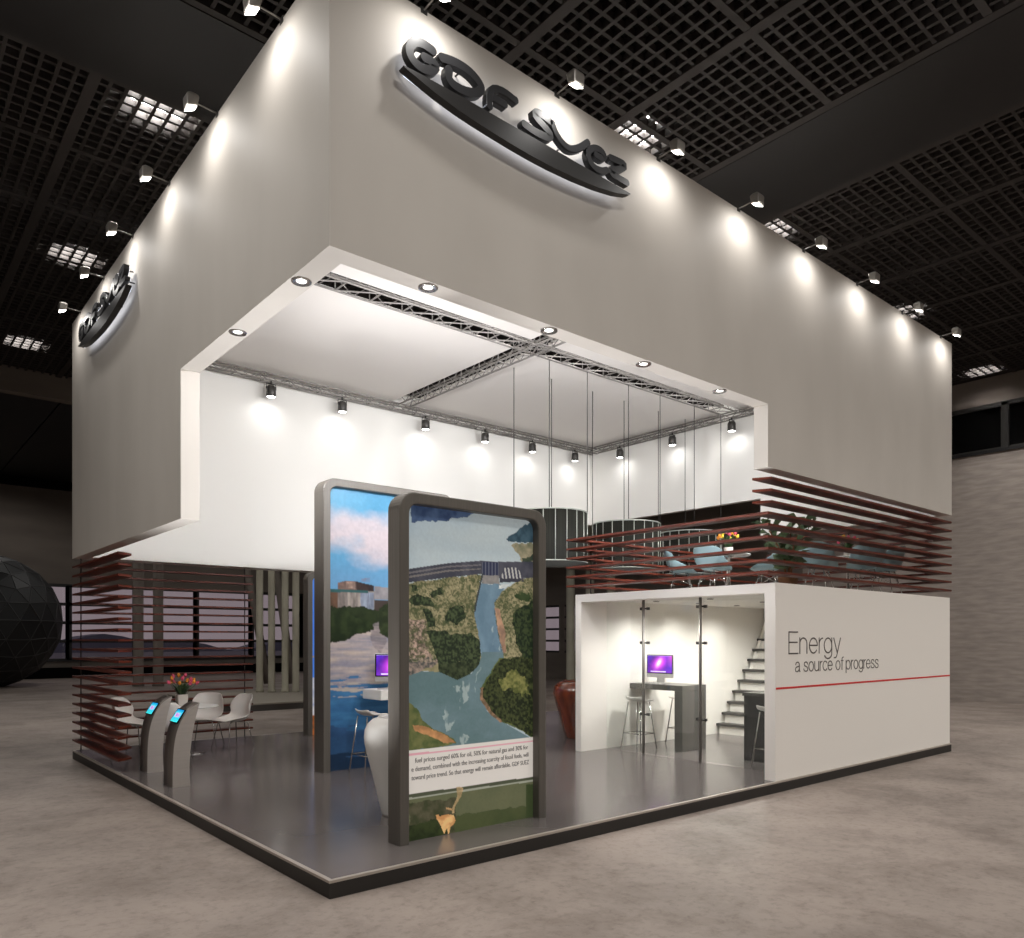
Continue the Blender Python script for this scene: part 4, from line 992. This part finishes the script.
MB().box(7.0, 7.6, 2.25, 3.298, 1.05, 1.135).build('tabletop', M['dark_counter'], bt, bevel=.004)
MB().box(7.0, 7.6, 2.25, 2.4, HP, 1.05).build('leg', M['dark_counter'], bt, bevel=.004)
b2 = thing('counter_block', 'dark grey counter block standing by the lettered wall inside the pavilion', 'counter', (7.3, .7, HP))
MB().box(7.05, 7.6, .215, 1.22, HP, 1.04).build('body', M['tread'], b2, bevel=.004)
MB().box(7.03, 7.62, .21, 1.235, 1.041, 1.09).build('counter_top', M['dark_counter'], b2, bevel=.004)
def paint_aurora(p):
    u, v = p.S/1000, p.T/1000
    n = fbm(p.u*3+2, p.v*3, 4)
    p.fill(None, (40, 26, 110), (84, 40, 170), 3)
    g1 = np.exp(-((u-.45-(.5-v)*.3)**2/.05+(v-.45)**2/.14))*(.7+.6*n)
    p.fill(None, (226, 74, 232), a=np.clip(g1, 0, 1)); g2 = np.exp(-((u-.46-(.45-v)*.28)**2/.006+(v-.42)**2/.04)); p.fill(None, (255, 230, 255), a=np.clip(g2, 0, 1)*.95)
    g3 = np.clip((v-.7)*2.2, 0, 1)*n; p.fill(None, (150, 60, 220), a=g3); p.fill(None, (230, 90, 200), a=np.clip((u-.8)*3, 0, .8)*np.clip(1-v*1.4, 0, 1)); p.fill([(120, 900), (760, 900), (760, 945), (120, 945)], (222, 214, 236), a=.85)
    p.fill([(-1, -1), (1001, -1), (1001, 28), (-1, 28)], (196, 186, 220), a=.8)
def paint_menu(p):
    v = p.T/1000
    p.fill(None, (40, 190, 226)); p.fill([(120, 250), (880, 250), (880, 640), (120, 640)], (150, 214, 240)); p.fill([(180, 320), (520, 300), (560, 560), (260, 610)], (222, 128, 200)); p.fill([(560, 340), (800, 330), (820, 560), (600, 600)], (190, 150, 226)); p.fill([(-1, 800), (1001, 800), (1001, 1001), (-1, 1001)], (60, 220, 220)); p.fill([(-1, -1), (1001, -1), (1001, 120), (-1, 120)], (20, 150, 214))
M['aurora'] = pic_mat('computer desktop picture', 1.0); M['menu'] = pic_mat('kiosk menu picture', .9)
def imac_proto():
    t = thing('desktop_computer', 'x', 'computer')         # faces -x
    MB().box(-.012, .012, -.265, .265, .09, .46).build('housing', M['alu'], t, bevel=.006)
    MB().box(-.0155, -.0125, -.26, .26, .155, .455).build('bezel', M['screen_black'], t)
    print_mesh('screen', t, paint_aurora, .56, 60, 36, M['aurora'], lambda s, v: (-.0165, .245-.49*s, .443-.275*v))
    s = MB(); s.prism([(.0, .0), (.03, .0), (.05, .2), (.02, .2)], 'y', -.075, .075); s.box(-.09, .075, -.1, .1, 0, .008); s.build('stand', M['alu'], t)
    k = MB(); k.box(-.27, -.16, -.2, .2, .0, .012); k.build('keyboard', M['alu'], t)
    k2 = MB(); k2.lathe([(.012, .125), (.012, .127)], n=12); return t
ic = imac_proto(); ic.location = (7.32, 2.93, 1.136); ic['label'] = 'silver desktop computer with a purple screen on the dark bar in the pavilion'; ic['group'] = 'desktop computers'
ic2 = copy_tree(ic); ic2.location = (2.93, 3.86, 1.192); ic2.rotation_euler = (0, 0, R(52)); ic2['label'] = 'silver desktop computer with a purple screen on the white bar by the waterside picture'
wb = thing('bar_shelf', 'white bar shelf beside the waterside picture, carrying a computer', 'bar', (3.3, 3.8, HP))
MB().box(2.55, 4.0, 3.58, 4.05, 1.06, 1.19).build('counter_top', M['tablewhite'], wb, bevel=.01)
MB().box(3.75, 3.95, 3.62, 4.03, HP, 1.06).build('support', M['tablewhite'], wb, bevel=.01)
def barrel(name, label, cat, loc, m, rx, ry, h):
    t = thing(name, label, cat, loc); x, y, z = loc
    prof = [(.62, 0), (.635, .02), (.72, .2), (.83, .42), (.93, .6), (.985, .72), (1., .79), (.985, .86), (.93, .92), (.83, .965), (.66, .99), (.4, 1.003), (.02, 1.008)]
    MB().lathe([(r, z+k*h) for r, k in prof], x, y, 48, rx, ry).build('body', m, t)
    MB().tube([(x+rx*.7*math.cos(a), y+ry*.7*math.sin(a), z+h*.989) for a in [2*math.pi*k/48 for k in range(48)]], .006, 6, closed=True).build('seam', m, t)
    return t
barrel('tapered_seat', 'tall white tapered seat with rounded top, half hidden by the dam picture panel', 'seat', (1.66, 1.5, HP), M['tablewhite'], .5, .34, .97)
barrel('tapered_seat', 'tall glossy red brown tapered seat beside the pavilion corner', 'seat', (7.22, 4.5, HP), M['brown'], .62, .5, 1.0)
# kiosks
def kiosk(label, x, y):
    t = thing('touch_kiosk', label, 'kiosk', (x, y, HP)); D = .33; K = .66
    fr = [(0, 0), (.002, .2), (.012, .4), (.04, .56), (.10, .71), (.20, .83), (.33, .92), (.46, .965)]; fr = [(a*K, b) for a, b in smooth_path(fr, 2)]
    bk = [(.43, .89), (.365, .72), (.32, .53), (.29, .34), (.285, .15), (.30, 0)]; bk = [(a*K, b) for a, b in smooth_path(bk, 2)]
    MB().prism([(x+a, HP+b) for a, b in fr+bk], 'y', y, y+D).build('body', M['brushed'], t)
    m = MB(); n = len(fr)
    vs = [(x+a-.006, y+.004, HP+b+.002) for a, b in fr]+[(x+a-.006, y+D-.004, HP+b+.002) for a, b in fr]+[(x+a+.004, y+.004, HP+b-.004) for a, b in fr]+[(x+a+.004, y+D-.004, HP+b-.004) for a, b in fr]
    m.add(vs, [(i, i+1, n+i+1, n+i) for i in range(n-1)]+[(i, 2*n+i, 2*n+i+1, i+1) for i in range(n-1)]+[(n+i, n+i+1, 3*n+i+1, 3*n+i) for i in range(n-1)], True)
    m.build('front_plate', M['brusheddark'], t)
    a, b = Vector((.115*K, .735)), Vector((.245*K, .87)); nrm = Vector((-(b-a).y, (b-a).x)).normalized()*.022
    q = MB(); P = lambda s, d: a+(b-a)*s+nrm*d
    c = [P(-.06, .4), P(1.06, .4), P(1.06, .95), P(-.06, .95)]
    q.prism([(x+v.x, HP+v.y) for v in c], 'y', y+.03, y+D-.03).build('screen_bezel', M['screen_black'], t)
    print_mesh('screen', t, paint_menu, .75, 24, 28, M['menu'], lambda s, v: (x+P(1-v, 1.0).x, y+D-.045-(D-.09)*s, HP+P(1-v, 1.0).y))
    return t
kiosk('brushed steel touch screen kiosk nearer the stand corner', .235, 4.32)
kiosk('brushed steel touch screen kiosk nearer the louvred screen', .3, 5.57)
